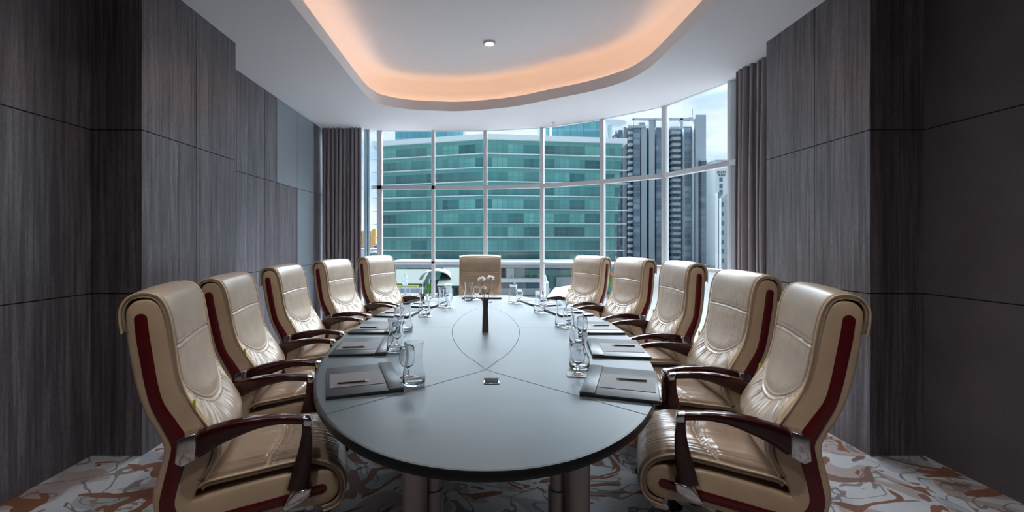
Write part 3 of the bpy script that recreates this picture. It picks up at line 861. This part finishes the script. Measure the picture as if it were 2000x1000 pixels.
# ================================================================ OUTSIDE
GZ = -9.5
K_ = 1.05
def omat(name, c, r=.8):
    m = mat(name, tuple(v * K_ for v in c), r); m.node_tree.nodes['Principled BSDF'].inputs['Specular IOR Level'].default_value = .08; return m
def facade(name, cols, pw, ph, z0=0.0, spand=.28, rough=.15, line=(.25, .42, .42), lw=.05, spec=.5, big=.04):
    """curtain wall: panes pw wide, floors ph high, random tints, lighter spandrel strip, thin mullion lines"""
    m = mat(name, cols[1], rough); t = NT(m)
    tc = t.n('ShaderNodeTexCoord'); sp = t.n('ShaderNodeSeparateXYZ'); t.l(tc.outputs['Object'], sp.inputs[0])
    xx = t.math('ADD', sp.outputs[0], t.math('MULTIPLY', sp.outputs[1], .13))
    u = t.math('DIVIDE', xx, pw); v = t.math('DIVIDE', t.math('SUBTRACT', sp.outputs[2], z0), ph)
    fu = t.math('FLOOR', u); fv = t.math('FLOOR', v); ru = t.math('FRACT', u); rv = t.math('FRACT', v)
    cb = t.n('ShaderNodeCombineXYZ'); t.l(t.math('FLOOR', t.math('DIVIDE', xx, pw * 3)), cb.inputs[0]); t.l(fv, cb.inputs[1])
    wn = t.n('ShaderNodeTexWhiteNoise', noise_dimensions='2D'); t.l(cb.outputs[0], wn.inputs['Vector'])
    cb2 = t.n('ShaderNodeCombineXYZ'); t.l(fu, cb2.inputs[0]); t.l(fv, cb2.inputs[1])
    wn2 = t.n('ShaderNodeTexWhiteNoise', noise_dimensions='2D'); t.l(cb2.outputs[0], wn2.inputs['Vector'])
    ln = t.noise(tc.outputs['Object'], big, 2, .5)
    f = t.math('ADD', t.math('MULTIPLY', wn.outputs[0], .45), t.math('ADD', t.math('MULTIPLY', wn2.outputs[0], .12), t.math('MULTIPLY', ln.outputs[0], .45)))
    col = t.ramp(f, [(.18, cols[0]), (.5, cols[1]), (.8, cols[2])])
    col = t.mix(t.math('GREATER_THAN', rv, 1 - spand), col, cols[3])
    e = t.math('GREATER_THAN', t.math('ABSOLUTE', t.math('SUBTRACT', ru, .5)), .5 - lw)
    col = t.mix(t.math('MULTIPLY', e, .55), col, line)
    mid = t.math('LESS_THAN', t.math('ABSOLUTE', t.math('SUBTRACT', rv, .36)), .02)
    col = t.mix(t.math('MULTIPLY', mid, .6), col, line)
    col = t.mix(1, col, (1.05, 1.05, 1.05), 'MULTIPLY')
    t.l(col, t.b.inputs['Base Color']); t.b.inputs['Specular IOR Level'].default_value = spec
    return m
FH = 3.69
M['green'] = facade('green_curtain_wall', ((.018, .07, .085), (.055, .20, .20), (.14, .38, .355), (.10, .29, .27)), 1.45, FH, 24.8, line=(.06, .19, .19))
M['cyan'] = facade('cyan_curtain_wall', ((.05, .19, .23), (.08, .26, .30), (.18, .38, .42), (.12, .31, .35)), 2.0, 3.0, 0, line=(.05, .14, .17), lw=.06)
M['bglass'] = facade('blue_grey_windows', ((.05, .085, .12), (.10, .15, .20), (.24, .33, .40), (.12, .16, .20)), 1.6, 2.9, 0, line=(.22, .25, .28), lw=.06, big=.08)
M['navy'] = facade('navy_windows', ((.02, .03, .05), (.03, .05, .075), (.06, .09, .12), (.04, .055, .075)), 1.6, 2.9, 0, line=(.08, .1, .12))
M['conc'] = omat('grey_concrete', (.30, .34, .38), .8)
M['conc2'] = omat('dark_grey_concrete', (.2, .23, .26), .8)
M['pale'] = omat('pale_render', (.62, .66, .68), .8)
M['palegrey'] = omat('pale_grey_render', (.38, .41, .44), .8)
M['whiteout'] = omat('white_cladding', (.62, .68, .70), .6)
M['orange'] = omat('orange_render', (.72, .42, .17), .8)
M['darkwin'] = omat('dark_window', (.04, .06, .08), .2)
M['bluewin'] = omat('blue_grey_window', (.10, .17, .22), .2)
M['groof'] = omat('pale_green_roof', (.036, .056, .048), .6)
M['asphalt'] = omat('street_paving', (.15, .15, .15), .9)
M['dimstone'] = omat('dark_stone', (.10, .11, .12), .8)  # terrace stone, one even dark grey
M['leaf'] = omat('leaf_green', (.08, .22, .04), .8)
M['ygleaf'] = omat('yellow_green_leaf', (.36, .42, .08), .8)
M['redleaf'] = omat('red_blossom', (.5, .1, .06), .8)

bm = B(); box(bm, -400, 400, 9, 900, GZ - 1, GZ)
struct('ground', bm, M['asphalt'], smooth=False)

def X(px, Y): return (px - CX) / F * Y
def Z(py, Y): return EYE - (py - CY) / F * Y
def pbox(bm, px0, px1, py0, py1, Y, depth, mi=0): box(bm, min(X(px0, Y + (depth if px0 > CX else 0)), X(px1, Y) - .2), X(px1, Y), Y, Y + depth, Z(py1, Y), Z(py0, Y), mi=mi)

# --- large green glass office building with a folded front
gb = thing('office_building', 'wide green glass office building with white floor edges, filling the middle windows', 'building', (0, 120, GZ))
def part(name, bm, m, root, **k):
    o = obj(name, bm, m, root, **k); o.location = tuple(-c for c in root.location); return o
def gplan(z, out=0.0):
    w = (28.6 - z) / 38
    return [(-31.2 + 1.2 * w - out, 129.5 - out), (0, 120 - out), (38.2 - 2.6 * w + out, 125.5 - out)]
zs = [28.6] + [Z(y, 120) for y in (300, 327.2, 354.4, 381.6, 408.8, 436, 463.2, 490.4, 517.6)]
for k, (zt, zb) in enumerate(zip(zs, zs[1:])):
    a, b, c = gplan(zt); a2, b2, c2 = gplan(zb)
    bm = B()
    for p, q, p2, q2 in ((a, b, a2, b2), (b, c, b2, c2), (c, (c[0] + 2, 165), c2, (c2[0] + 2, 165)), ((a[0] - 1, 165), a, (a2[0] - 1, 165), a2)):
        quad(bm, [(*p2, zb), (*q2, zb), (*q, zt), (*p, zt)])
    bmesh.ops.remove_doubles(bm, verts=bm.verts, dist=.01)
    part('glass_band', bm, M['green'], gb, smooth=False)
    if k:
        bm = B(); o_ = gplan(zt, .8 if True else 0); i_ = gplan(zt, -.3)
        if k: o_[2] = (o_[2][0] + 1.6, o_[2][1]); o_[0] = (o_[0][0] - .8, o_[0][1])
        poly = o_ + i_[::-1]; prism(bm, poly, 'z', zt - .11, zt + .11)
        part('floor_edge', bm, M['whiteout'], gb, smooth=False)
bm = B(); prism(bm, gplan(28.6, 1.0) + [(42, 166), (-35, 166)], 'z', 28.5, 29.9); part('parapet', bm, M['whiteout'], gb, smooth=False)
bm = B(); prism(bm, gplan(-8, .5) + [(38, 166), (-31, 166)], 'z', GZ, zs[-1]); part('base_storey', bm, M['darkwin'], gb, smooth=False)
bm = B(); box(bm, X(772, 138), X(905, 138), 138, 160, 29.9, 39); part('roof_block', bm, M['cyan'], gb, smooth=False)
bm = B(); box(bm, X(862, 145), X(1052, 145), 145, 160, 29.9, 33.2); part('roof_terrace', bm, M['palegrey'], gb, smooth=False)
bm = B(); box(bm, X(1066, 138), X(1171, 138), 138, 160, 29.9, 42.5); part('roof_block', bm, M['cyan'], gb, smooth=False)
bm = B(); box(bm, X(1171, 139), X(1183, 139), 139, 156, 29.9, 42); part('roof_block', bm, M['cyan'], gb, smooth=False)
bm = B(); tube(bm, [(X(1077, 130), 131, 29.9), (X(1077, 130), 131, 36)], .35, 8); box(bm, X(1071, 130), X(1083, 130), 130.4, 131.6, 30, 31.6); part('roof_mast', bm, M['pale'], gb)
bm = B(); lathe(bm, [(0, 0), (3.2, .0), (4.6, .5), (4.8, .9), (0, 1.0)], (X(1198, 150), 152, Z(243, 150)), 36); tube(bm, [(X(1194, 150), 152, 29), (X(1194, 150), 152, Z(243, 150))], .8, 10)
part('roof_disc', bm, M['pale'], gb)

# --- grey apartment tower
TY = 220
tw = thing('apartment_tower', 'tall grey apartment tower with stacked balconies seen through the right windows', 'building', (X(1290, TY), TY, GZ))
bot = 516
bm = B(); box(bm, X(1216, 226), X(1354, 226), 225.5, 240, GZ, Z(252, 226)); part('core', bm, M['conc2'], tw, smooth=False)
def tp(name, px0, px1, py0, py1, dy, m, depth=2.0):
    bm = B(); pbox(bm, px0, px1, py0, py1, TY + dy, depth); return part(name, bm, m, tw, smooth=False)
for i, (a, b, c) in enumerate(((1193, 1199, 266), (1199, 1206, 260), (1206, 1216, 254))): tp('side_wing', a, b, c, bot, 6 - i, M['bglass'] if i != 1 else M['conc2'])
tp('wall', 1216, 1224, 248, bot, 1, M['conc2']); tp('recess', 1224, 1235, 247, bot, 3, M['bglass']); tp('glass_bay', 1235, 1250, 247, bot, 0, M['bglass'])
tp('wall', 1250, 1263.6, 250, bot, -.5, M['conc']); tp('wall', 1264.8, 1279, 231, bot, -.5, M['conc']); tp('recess', 1263, 1265.5, 250, bot, 1, M['darkwin'])
tp('glass_bay', 1279, 1307, 249, bot, 1.5, M['bglass']); tp('recess', 1307, 1330, 249, bot, 3, M['bglass']); tp('glass_bay', 1330, 1355, 247, bot, 1, M['bglass'])
tp('fin', 1334.5, 1336.5, 249, bot, -.6, M['pale']); tp('wall', 1354.5, 1379, 224, bot, -1.5, M['conc']); tp('corner_trim', 1353, 1355.5, 232, bot, -1.6, M['pale'])
bm = B()
pbox(bm, 1235, 1356, 231, 234, TY - 1, 1.5); pbox(bm, 1235, 1238, 231, 247, TY - 1, 1.5); pbox(bm, 1278, 1281, 231, 249, TY - 1, 1.5); pbox(bm, 1294, 1306, 231, 249, TY - 1, 1.5); pbox(bm, 1326, 1334, 231, 249, TY - 1, 1.5); pbox(bm, 1222, 1262, 245, 249, TY - 1, 3)
pbox(bm, 1307, 1336, 247, 250, TY - 1.2, 1.5)
part('roof_frame', bm, M['palegrey'], tw, smooth=False)
bm = B(); pbox(bm, 1245, 1260, 239, 246, TY + 3, 3); pbox(bm, 1340, 1352, 229, 233, TY + 3, 3); tube(bm, [(X(1352, TY), TY + 4, Z(231, TY)), (X(1300, TY), TY + 4, Z(226, TY))], .4, 6); tube(bm, [(X(1360, TY), TY + 4, Z(226, TY)), (X(1360, TY), TY + 4, Z(208, TY))], .12, 5)
part('roof_equipment', bm, M['conc2'], tw, smooth=False)
y = 256.0
while y < 510:
    for px0, px1, dd in ((1223.5, 1235.5, -1.5), (1307, 1330, -1.2), (1197, 1205, 3)):
        bm = B(); pbox(bm, px0, px1, y, y + 5.2, TY + dd, 4); part('balcony', bm, M['conc'], tw, smooth=False)
    y += 11.65

bm = B(); pbox(bm, 1364, 1380, 313, 516, 213, 3)
bd = thing('dark_building', 'narrow dark navy building at the foot of the grey tower, beside the white hotel', 'building', (X(1372, 213), 213, GZ))
part('walls', bm, M['navy'], bd, smooth=False)
bm = B(); pbox(bm, 1363, 1380, 311.5, 314, 212.7, 3.3); part('roof_edge', bm, M['conc'], bd, smooth=False)

# --- white hotel with its lettering
HY = 200
HD = 8
ht = thing('hotel_building', 'plain white hotel block with dark lettering near its top, behind the right curtain', 'building', (X(1410, HY), HY, GZ))
bm = B(); pbox(bm, 1379.5, 1465, 313, 520, HY, HD); part('walls', bm, M['pale'], ht, smooth=False)
bm = B(); pbox(bm, 1379, 1466, 312, 315, HY - .3, HD + .3); part('roof_edge', bm, M['palegrey'], ht, smooth=False)
for i, py in enumerate((346.5, 359.5, 371)):
    bm = B(); pbox(bm, 1404.5, 1411.5, py, py + 8, HY - .25, .5); part('window', bm, M['bluewin'], ht, smooth=False)
def letters(txt, px0, px1, py0, py1, Y, m, root, name='lettering'):
    cu = bpy.data.curves.new('letters', 'FONT'); cu.body = txt; cu.size = 1; cu.extrude = .12; cu.space_character = 1.25
    tmp = bpy.data.objects.new('tmp', cu); C.objects.link(tmp); bpy.context.view_layer.update()
    me = bpy.data.meshes.new_from_object(tmp.evaluated_get(bpy.context.evaluated_depsgraph_get()))
    bpy.data.objects.remove(tmp); me.name = name
    xs = [v.co.x for v in me.vertices]; ys = [v.co.y for v in me.vertices]
    w = X(px1, Y) - X(px0, Y); h = Z(py0, Y) - Z(py1, Y)
    for v in me.vertices:
        x = (v.co.x - min(xs)) / (max(xs) - min(xs)) * w; zz = (v.co.y - min(ys)) / (max(ys) - min(ys)) * h
        v.co = (X(px0, Y) + x, Y - .2 - v.co.z, Z(py1, Y) + zz)
    me.materials.clear(); me.materials.append(m)
    o = bpy.data.objects.new(name, me); C.objects.link(o); o.parent = root; o.location = tuple(-c for c in root.location)
letters('HYATT', 1401, 1417, 334.5, 338.8, HY, M['darkwin'], ht)
letters('PLACE', 1403.5, 1416, 340.2, 344, HY, M['darkwin'], ht)
AY = 170
an = thing('annex_building', 'lower pale grey block with a column of small windows in front of the white hotel', 'building', (X(1410, AY), AY, GZ))
bm = B(); pbox(bm, 1397, 1409, 376, 526, AY + .8, 2); part('side_wall', bm, M['conc'], an, smooth=False)
bm = B(); pbox(bm, 1404, 1450, 386, 526, AY - 1, 1.7); part('walls', bm, M['palegrey'], an, smooth=False)
bm = B(); pbox(bm, 1405, 1411, 377, 381, AY, 3); pbox(bm, 1413, 1420, 379, 385, AY, 3); tube(bm, [(X(1406, AY), AY + 1, Z(386, AY)), (X(1406, AY), AY + 1, Z(375, AY))], .3, 6); part('roof_equipment', bm, M['conc2'], an, smooth=False)
for i in range(7):
    bm = B(); pbox(bm, 1409, 1413.5, 395 + i * 18.3, 404 + i * 18.3, AY - 1.2, .4); part('window', bm, M['bluewin'], an, smooth=False)

# --- orange building and white houses at the far left
OY = 250
ob = thing('orange_building', 'small distant orange apartment block beside the left curtain', 'building', (X(725, OY), OY, GZ))
bm = B(); pbox(bm, 700, 727, 450, 505, OY, 16); pbox(bm, 727, 733.5, 447, 505, OY + 1, 14); part('walls', bm, M['orange'], ob, smooth=False)
for r_ in range(9):
    for c_ in range(4):
        bm = B(); pbox(bm, 705 + c_ * 5.4, 707.2 + c_ * 5.4, 454 + r_ * 4.1, 456 + r_ * 4.1, OY - .3, .6); part('window', bm, M['darkwin'], ob, smooth=False)
for i, (a, b, c, Y, m) in enumerate(((690, 739, 487, 190, 'pale'), (719, 741, 494, 150, 'palegrey'), (729, 740, 478, 230, 'whiteout'))):
    h = thing('house', ('low white flat-roofed house below the orange block', 'pale grey low house nearest below the orange block', 'slim white distant house right of the orange block')[i], 'building', (X((a + b) / 2, Y), Y, GZ))
    bm = B(); pbox(bm, a, b, c, 472 + (EYE - GZ) * F / Y, Y, 12); part('walls', bm, M[m], h, smooth=False)
    bm = B(); pbox(bm, a - .5, b + .5, c - 1.2, c, Y - .4, 12.8); part('roof', bm, M['conc'], h, smooth=False)
    for k in range(3):
        px = a + (b - a) * (.25 + .25 * k); bm = B(); pbox(bm, px - 1.2, px + 1.2, c + 2.5, c + 5, Y - .2, .4); part('window', bm, M['darkwin'], h, smooth=False)

# --- white banded podium
PY = 92
pd = thing('podium_building', 'low white podium with planter shelf below the green office building', 'building', (0, PY, GZ))
def pp_(name, a, b, c, d, dy, m, depth=3):
    bm = B(); pbox(bm, a, b, c, d, PY + dy, depth); return part(name, bm, M[m], pd, smooth=False)
pp_('walls', 745, 1215, 524, 575, 4, 'green', 20)
pp_('roof_band', 742, 1217, 514.5, 517, 0, 'pale', 24); pp_('roof_band', 742, 1217, 517, 523, .6, 'palegrey', 24)
pp_('window', 978, 988, 525, 543.5, 3.4, 'darkwin', 1); pp_('wall_panel', 988, 1004, 524, 544, 3, 'pale', 2); pp_('wall_panel', 1004.5, 1025, 524, 544, 3.5, 'palegrey', 2); pp_('wall_panel', 900, 978, 524, 544, 3, 'pale', 1)
pp_('planter_shelf', 930, 1056, 544.5, 551.5, 0, 'pale', 5); pp_('lower_window', 930, 1058, 552, 563.5, 1, 'bluewin', 3); pp_('base_wall', 900, 1075, 563.5, 578, 0, 'palegrey', .6)
pp_('side_panel', 1084, 1125, 541, 560, 2.5, 'palegrey', 2)
pp_('column', 1003, 1007, 551, 564, -.2, 'pale', 1)
def blob_plant(name, px, py, Y, r, m, label, cat, seed, n=60, group=None, hgt=None):
    rnd = random.Random(seed); base = Vector((X(px, Y), Y, Z(544.5, PY) if name == 'shrub' else Z(py, Y))); t_ = thing(name, label, cat, base, 0, group)
    bm = B(); h = hgt or r
    for k in range(n):
        a = rnd.uniform(0, 2 * PI); zz = rnd.uniform(.05, 1); rr = r * math.sqrt(max(.05, 1 - (zz - .45) ** 2 * 2.2)) * rnd.uniform(.35, 1)
        c = Vector((rr * math.cos(a), rr * math.sin(a), zz * 1.7 * h)); s_ = r * rnd.uniform(.14, .26)
        d = Vector((rnd.uniform(-1, 1), rnd.uniform(-1, 1), rnd.uniform(-.3, 1))).normalized(); e = d.cross(Vector((.3, .5, .8))).normalized()
        f_ = d.cross(e)
        bm.faces.new([bm.verts.new(c + v) for v in (e * s_ * 1.6, f_ * s_ * .7 + d * s_ * .2, -e * s_ * 1.6, -f_ * s_ * .7)])
    obj('foliage', bm, m, t_, smooth=False)
    bm = B(); tube(bm, [(0, 0, 0), (0, 0, h)], r * .07, 6); obj('stem', bm, M['stem'], t_)
for i, px in enumerate((999, 1021, 1037, 1052)):
    blob_plant('shrub', px, 544.5, PY + 1.5, .28 + .06 * (i % 2), M['ygleaf'], ('yellow green shrub on the podium planter, leftmost by the head chair', 'yellow green shrub on the podium planter, second from left', 'yellow green shrub on the podium planter, third from left', 'small yellow green shrub on the podium planter by the mullion')[i], 'shrub', 20 + i, 45, 'shrubs on the podium planter', .45)
# --- canopies, pavilion, fence, sculpture
CYD = 62
def canopy(label, px0, px1, yl, yr, Y, depth, group=None):
    t_ = thing('canopy_roof', label, 'canopy', (X((px0 + px1) / 2, Y), Y, GZ)); L = t_.location
    a, b = X(px0, Y), X(px1, Y); z0 = Z(yl, Y); z1 = Z(yr, Y); bm = B()
    vs = [(a, Y, z0 - .55), (b, Y, z0 - .55), (b, Y + depth, z1), (a, Y + depth, z1)]
    v1 = [bm.verts.new(v) for v in vs]; v2 = [bm.verts.new((x, y_, z - .3)) for x, y_, z in vs]
    bm.faces.new(v1); bm.faces.new(v2)
    for i in range(4): bm.faces.new((v1[i], v1[(i + 1) % 4], v2[(i + 1) % 4], v2[i]))
    part('roof_sheet', bm, M['groof'], t_, smooth=False)
    for k in range(4):
        x = a + (b - a) * (.08 + .28 * k); bm = B(); tube(bm, [(x, Y + .5, GZ), (x, Y + .5, z0 - .8)], .12, 8); part('post', bm, M['palegrey'], t_)
    bm = B(); box(bm, a + .5, b - .5, Y + depth * .7, Y + depth * .9, GZ, min(z0, z1) - .9); part('shop_front', bm, M['darkwin'], t_, smooth=False)
canopy('long pale green canopy roof left of the white arched canopy', 752, 826, 546, 533, 60, 8)
canopy('pale green canopy roof right of the white arch, behind the head chair', 853, 935, 549, 531, 54, 9)
t_ = thing('arched_canopy', 'small white arched canopy between the two green roofs', 'canopy', (X(853, 57), 57, GZ))
bm = B(); N_ = 16; r0, r1 = [], []
for k in range(N_ + 1):
    a = PI * k / N_; x = X(850, 57) - 2.0 * math.cos(a); z = Z(546, 57) + 1.15 * math.sin(a)
    r0.append((x, z)); r1.append((x, z - .14))
prism(bm, r0 + r1[::-1], 'y', 57, 61); part('arch_roof', bm, M['palegrey'], t_)
for px in (825, 838, 874):
    bm = B(); tube(bm, [(X(px, 57), 57.3, GZ), (X(px, 57), 57.3, Z(545, 57))], .07, 8); part('post', bm, M['pale'], t_)
bm = B(); box(bm, X(838, 60), X(876, 60), 60.2, 60.6, GZ, Z(546, 60)); part('glass_front', bm, M['darkwin'], t_, smooth=False)
# terrace with wire fence
t_ = thing('terrace_block', 'pale low terrace block in front of the canopies on the left', 'terrace', (X(800, 42), 42, GZ))
bm = B(); box(bm, X(745, 42), X(846, 42), 42, 46, GZ, -3.9); part('walls', bm, M['dimstone'], t_, smooth=False)
bm = B(); box(bm, X(757, 50), X(816, 50), 50.2, 50.6, Z(562, 50), Z(557.5, 50)); part('yellow_band', bm, M['ygleaf'], t_, smooth=False)
t_ = thing('wire_fence', 'white upright wire fence on the terrace left of the middle mullion', 'fence', (X(796, 43), 43, -3.9))
z0, z1 = -3.88, -3.0; bm = B(); x = X(767, 43); k = 0
while x < X(829, 43):
    tube(bm, [(x, 43, z0), (x, 43, z1 + .05 * math.sin(k))], .014, 4); x += .07; k += 1
part('wires', bm, M['pale'], t_)
bm = B(); tube(bm, [(X(767, 43), 43, z1 - .08), (X(829, 43), 43, z1 - .08)], .03, 6); tube(bm, [(X(767, 43), 43, z0 + .1), (X(829, 43), 43, z0 + .1)], .03, 6); part('rails', bm, M['pale'], t_)
t_ = thing('lattice_cone', 'white perforated cone shaped ornament above the wire fence', 'ornament', (X(791.5, 44.5), 44.5, -3.89))
bm = B(); lathe(bm, [(.10, 0), (.10, .75), (.16, .8), (.16, .9), (0, .9)], seg=16); obj('pedestal', bm, M['conc'], t_)
bm = B(); 
for s_ in (1, -1):
    for q in range(6):
        pts = []
        for k in range(24):
            w = k / 23; r = .30 * math.sin(PI * (.18 + .82 * w)) ** .8 * (1 - .55 * w) + .02; a = q * PI / 3 + s_ * w * 4.5
            pts.append((r * math.cos(a), r * math.sin(a), 0.9 + 1.25 * w))
        tube(bm, pts, .035, 5)
obj('lattice', bm, M['whiteout'], t_)
blob_plant('tree', 839, 575.1, 44.6, .5, M['leaf'], 'small bright green tree beside the middle mullion, below the white arch', 'tree', 41, 160, None, .62)
blob_plant('flowering_shrub', 1192, 552, 60, .75, M['redleaf'], 'red flowering shrub between the two farthest right chairs', 'shrub', 44, 90)
blob_plant('flowering_shrub', 1196, 560, 58, .8, M['leaf'], 'green shrub below the red blossom between the farthest right chairs', 'shrub', 45, 90)
# white tent like roof on the right
t_ = thing('tent_roof', 'large bright white sloping roof behind the farthest right chair', 'roof', (X(1105, 36), 36, GZ))
bm = B(); pts = [(X(1066, 34), 34, Z(583, 34)), (X(1135, 34), 34, Z(581, 34)), (X(1150, 44), 44, Z(552, 44)), (X(1084, 40), 40, Z(562, 40))]
v1 = [bm.verts.new(p) for p in pts]; v2 = [bm.verts.new((p[0], p[1], p[2] - .35)) for p in pts]; bm.faces.new(v1); bm.faces.new(v2)
for i in range(4): bm.faces.new((v1[i], v1[(i + 1) % 4], v2[(i + 1) % 4], v2[i]))
part('roof_sheet', bm, M['whiteout'], t_, smooth=False)
bm = B(); box(bm, X(1080, 40), X(1145, 40), 38.5, 43, GZ, Z(590, 38)); part('walls', bm, M['palegrey'], t_, smooth=False)
t_ = thing('white_kiosk', 'small white stepped kiosk right of the mullion, above the white roof', 'kiosk', (X(1067, 62), 62, GZ))
bm = B(); pbox(bm, 1062, 1072, 552, 645, 62, 2); part('walls', bm, M['pale'], t_, smooth=False)
bm = B(); lathe(bm, [(.38, 0), (.25, .3), (.12, .8), (0, 1.0)], (X(1067, 62), 63, Z(552, 62)), 12); part('roof', bm, M['whiteout'], t_)
bm = B(); pbox(bm, 868, 880, 558, 590, 48, 1.2)
t_ = thing('white_booth', 'small white booth right of the middle mullion, below the green roof', 'booth', (X(874, 48), 48, GZ)); part('walls', bm, M['whiteout'], t_, smooth=False)
bm = B(); pbox(bm, 867.5, 880.5, 556.5, 558, 47.8, 1.6); part('roof', bm, M['palegrey'], t_, smooth=False)

# ceiling sprinkler by the window
t_ = thing('ceiling_sprinkler', 'tiny metal sprinkler head on the ceiling edge near the window', 'sprinkler', (.98, 6.5, ZC))
bm = B(); lathe(bm, [(.028, 0), (.028, -.006), (.008, -.01), (.008, -.03), (.018, -.034), (0, -.036)], seg=20); obj('head', bm, M['chrome'], t_)
# ================================================================ CAMERA, LIGHT
cd = bpy.data.cameras.new('camera'); cam = bpy.data.objects.new('camera', cd); C.objects.link(cam)
cam.location = (0, 0, EYE); cam.rotation_euler = (PI / 2, 0, 0)
cd.sensor_width = 36; cd.sensor_fit = 'HORIZONTAL'; cd.lens = 36 * F / 2000
cd.shift_x = (1000 - CX) / 2000; cd.shift_y = -(500 - CY) / 2000
cd.clip_end = 3000; cd.clip_start = .05
bpy.context.scene.camera = cam

W = bpy.data.worlds.new('sky'); bpy.context.scene.world = W; W.use_nodes = True; nt = W.node_tree; nt.nodes.clear()
class WN(NT):
    def __init__(s, t): s.t = t; s.b = None
t = WN(nt)
out = t.n('ShaderNodeOutputWorld'); bg = t.n('ShaderNodeBackground'); t.l(bg.outputs[0], out.inputs[0])
tc = t.n('ShaderNodeTexCoord'); sep = t.n('ShaderNodeSeparateXYZ'); t.l(tc.outputs['Generated'], sep.inputs[0])
mp = t.n('ShaderNodeMapping'); mp.inputs['Scale'].default_value = (1, 1, 2.6); t.l(tc.outputs['Generated'], mp.inputs['Vector'])
n = t.noise(mp.outputs[0], 3.2, 7, .6, .3)
cl = t.ramp(n.outputs[0], [(.40, (0, 0, 0)), (.58, (1, 1, 1))])
blue = t.ramp(sep.outputs['Z'], [(0, (.62, .72, .78)), (.12, (.40, .58, .72)), (.5, (.2, .4, .66))])
col = t.mix(1, t.mix(cl, blue, (.70, .77, .82)), (.72, .72, .72), 'MULTIPLY')
# high sky towards the window front boosted, mostly above view, to light the room
el = t.n('ShaderNodeMapRange', interpolation_type='SMOOTHSTEP'); t.l(sep.outputs['Z'], el.inputs[0])
for k, v in zip((1, 2, 3, 4), (.27, .5, 0, 1)): el.inputs[k].default_value = v
fr = t.n('ShaderNodeMapRange', interpolation_type='SMOOTHSTEP'); t.l(sep.outputs['Y'], fr.inputs[0])
for k, v in zip((1, 2, 3, 4), (.15, .6, 0, 1)): fr.inputs[k].default_value = v
gain = t.math('MULTIPLY_ADD', t.math('MULTIPLY', el.outputs[0], fr.outputs[0]), SKY_GAIN, 1.0)
col = t.mix(t.math('MULTIPLY', el.outputs[0], fr.outputs[0]), col, (.53, .57, .615))
t.l(col, bg.inputs[0]); t.l(gain, bg.inputs[1])
# portals just outside each glass bay help sampling only
for i in range(len(FAC) - 1):
    a = Vector((*FAC[i], 0)); b = Vector((*FAC[i + 1], 0)); d = (b - a).normalized(); n = Vector((d.y, -d.x, 0))
    L = (b - a).length
    l = bpy.data.lights.new('window_portal', 'AREA'); l.shape = 'RECTANGLE'; l.size = L; l.size_y = ZC - .1; l.cycles.is_portal = True
    o = bpy.data.objects.new('window_portal', l); C.objects.link(o)
    c = (a + b) / 2 - n * .08; o.location = (c.x, c.y, ZC / 2)
    o.rotation_euler = n.to_track_quat('-Z', 'Y').to_euler()

s = bpy.context.scene
s.view_settings.view_transform = 'Standard'; s.view_settings.look = 'None'
s.view_settings.gamma = 1; s.view_settings.use_curve_mapping = False
s.view_settings.exposure = EXPO
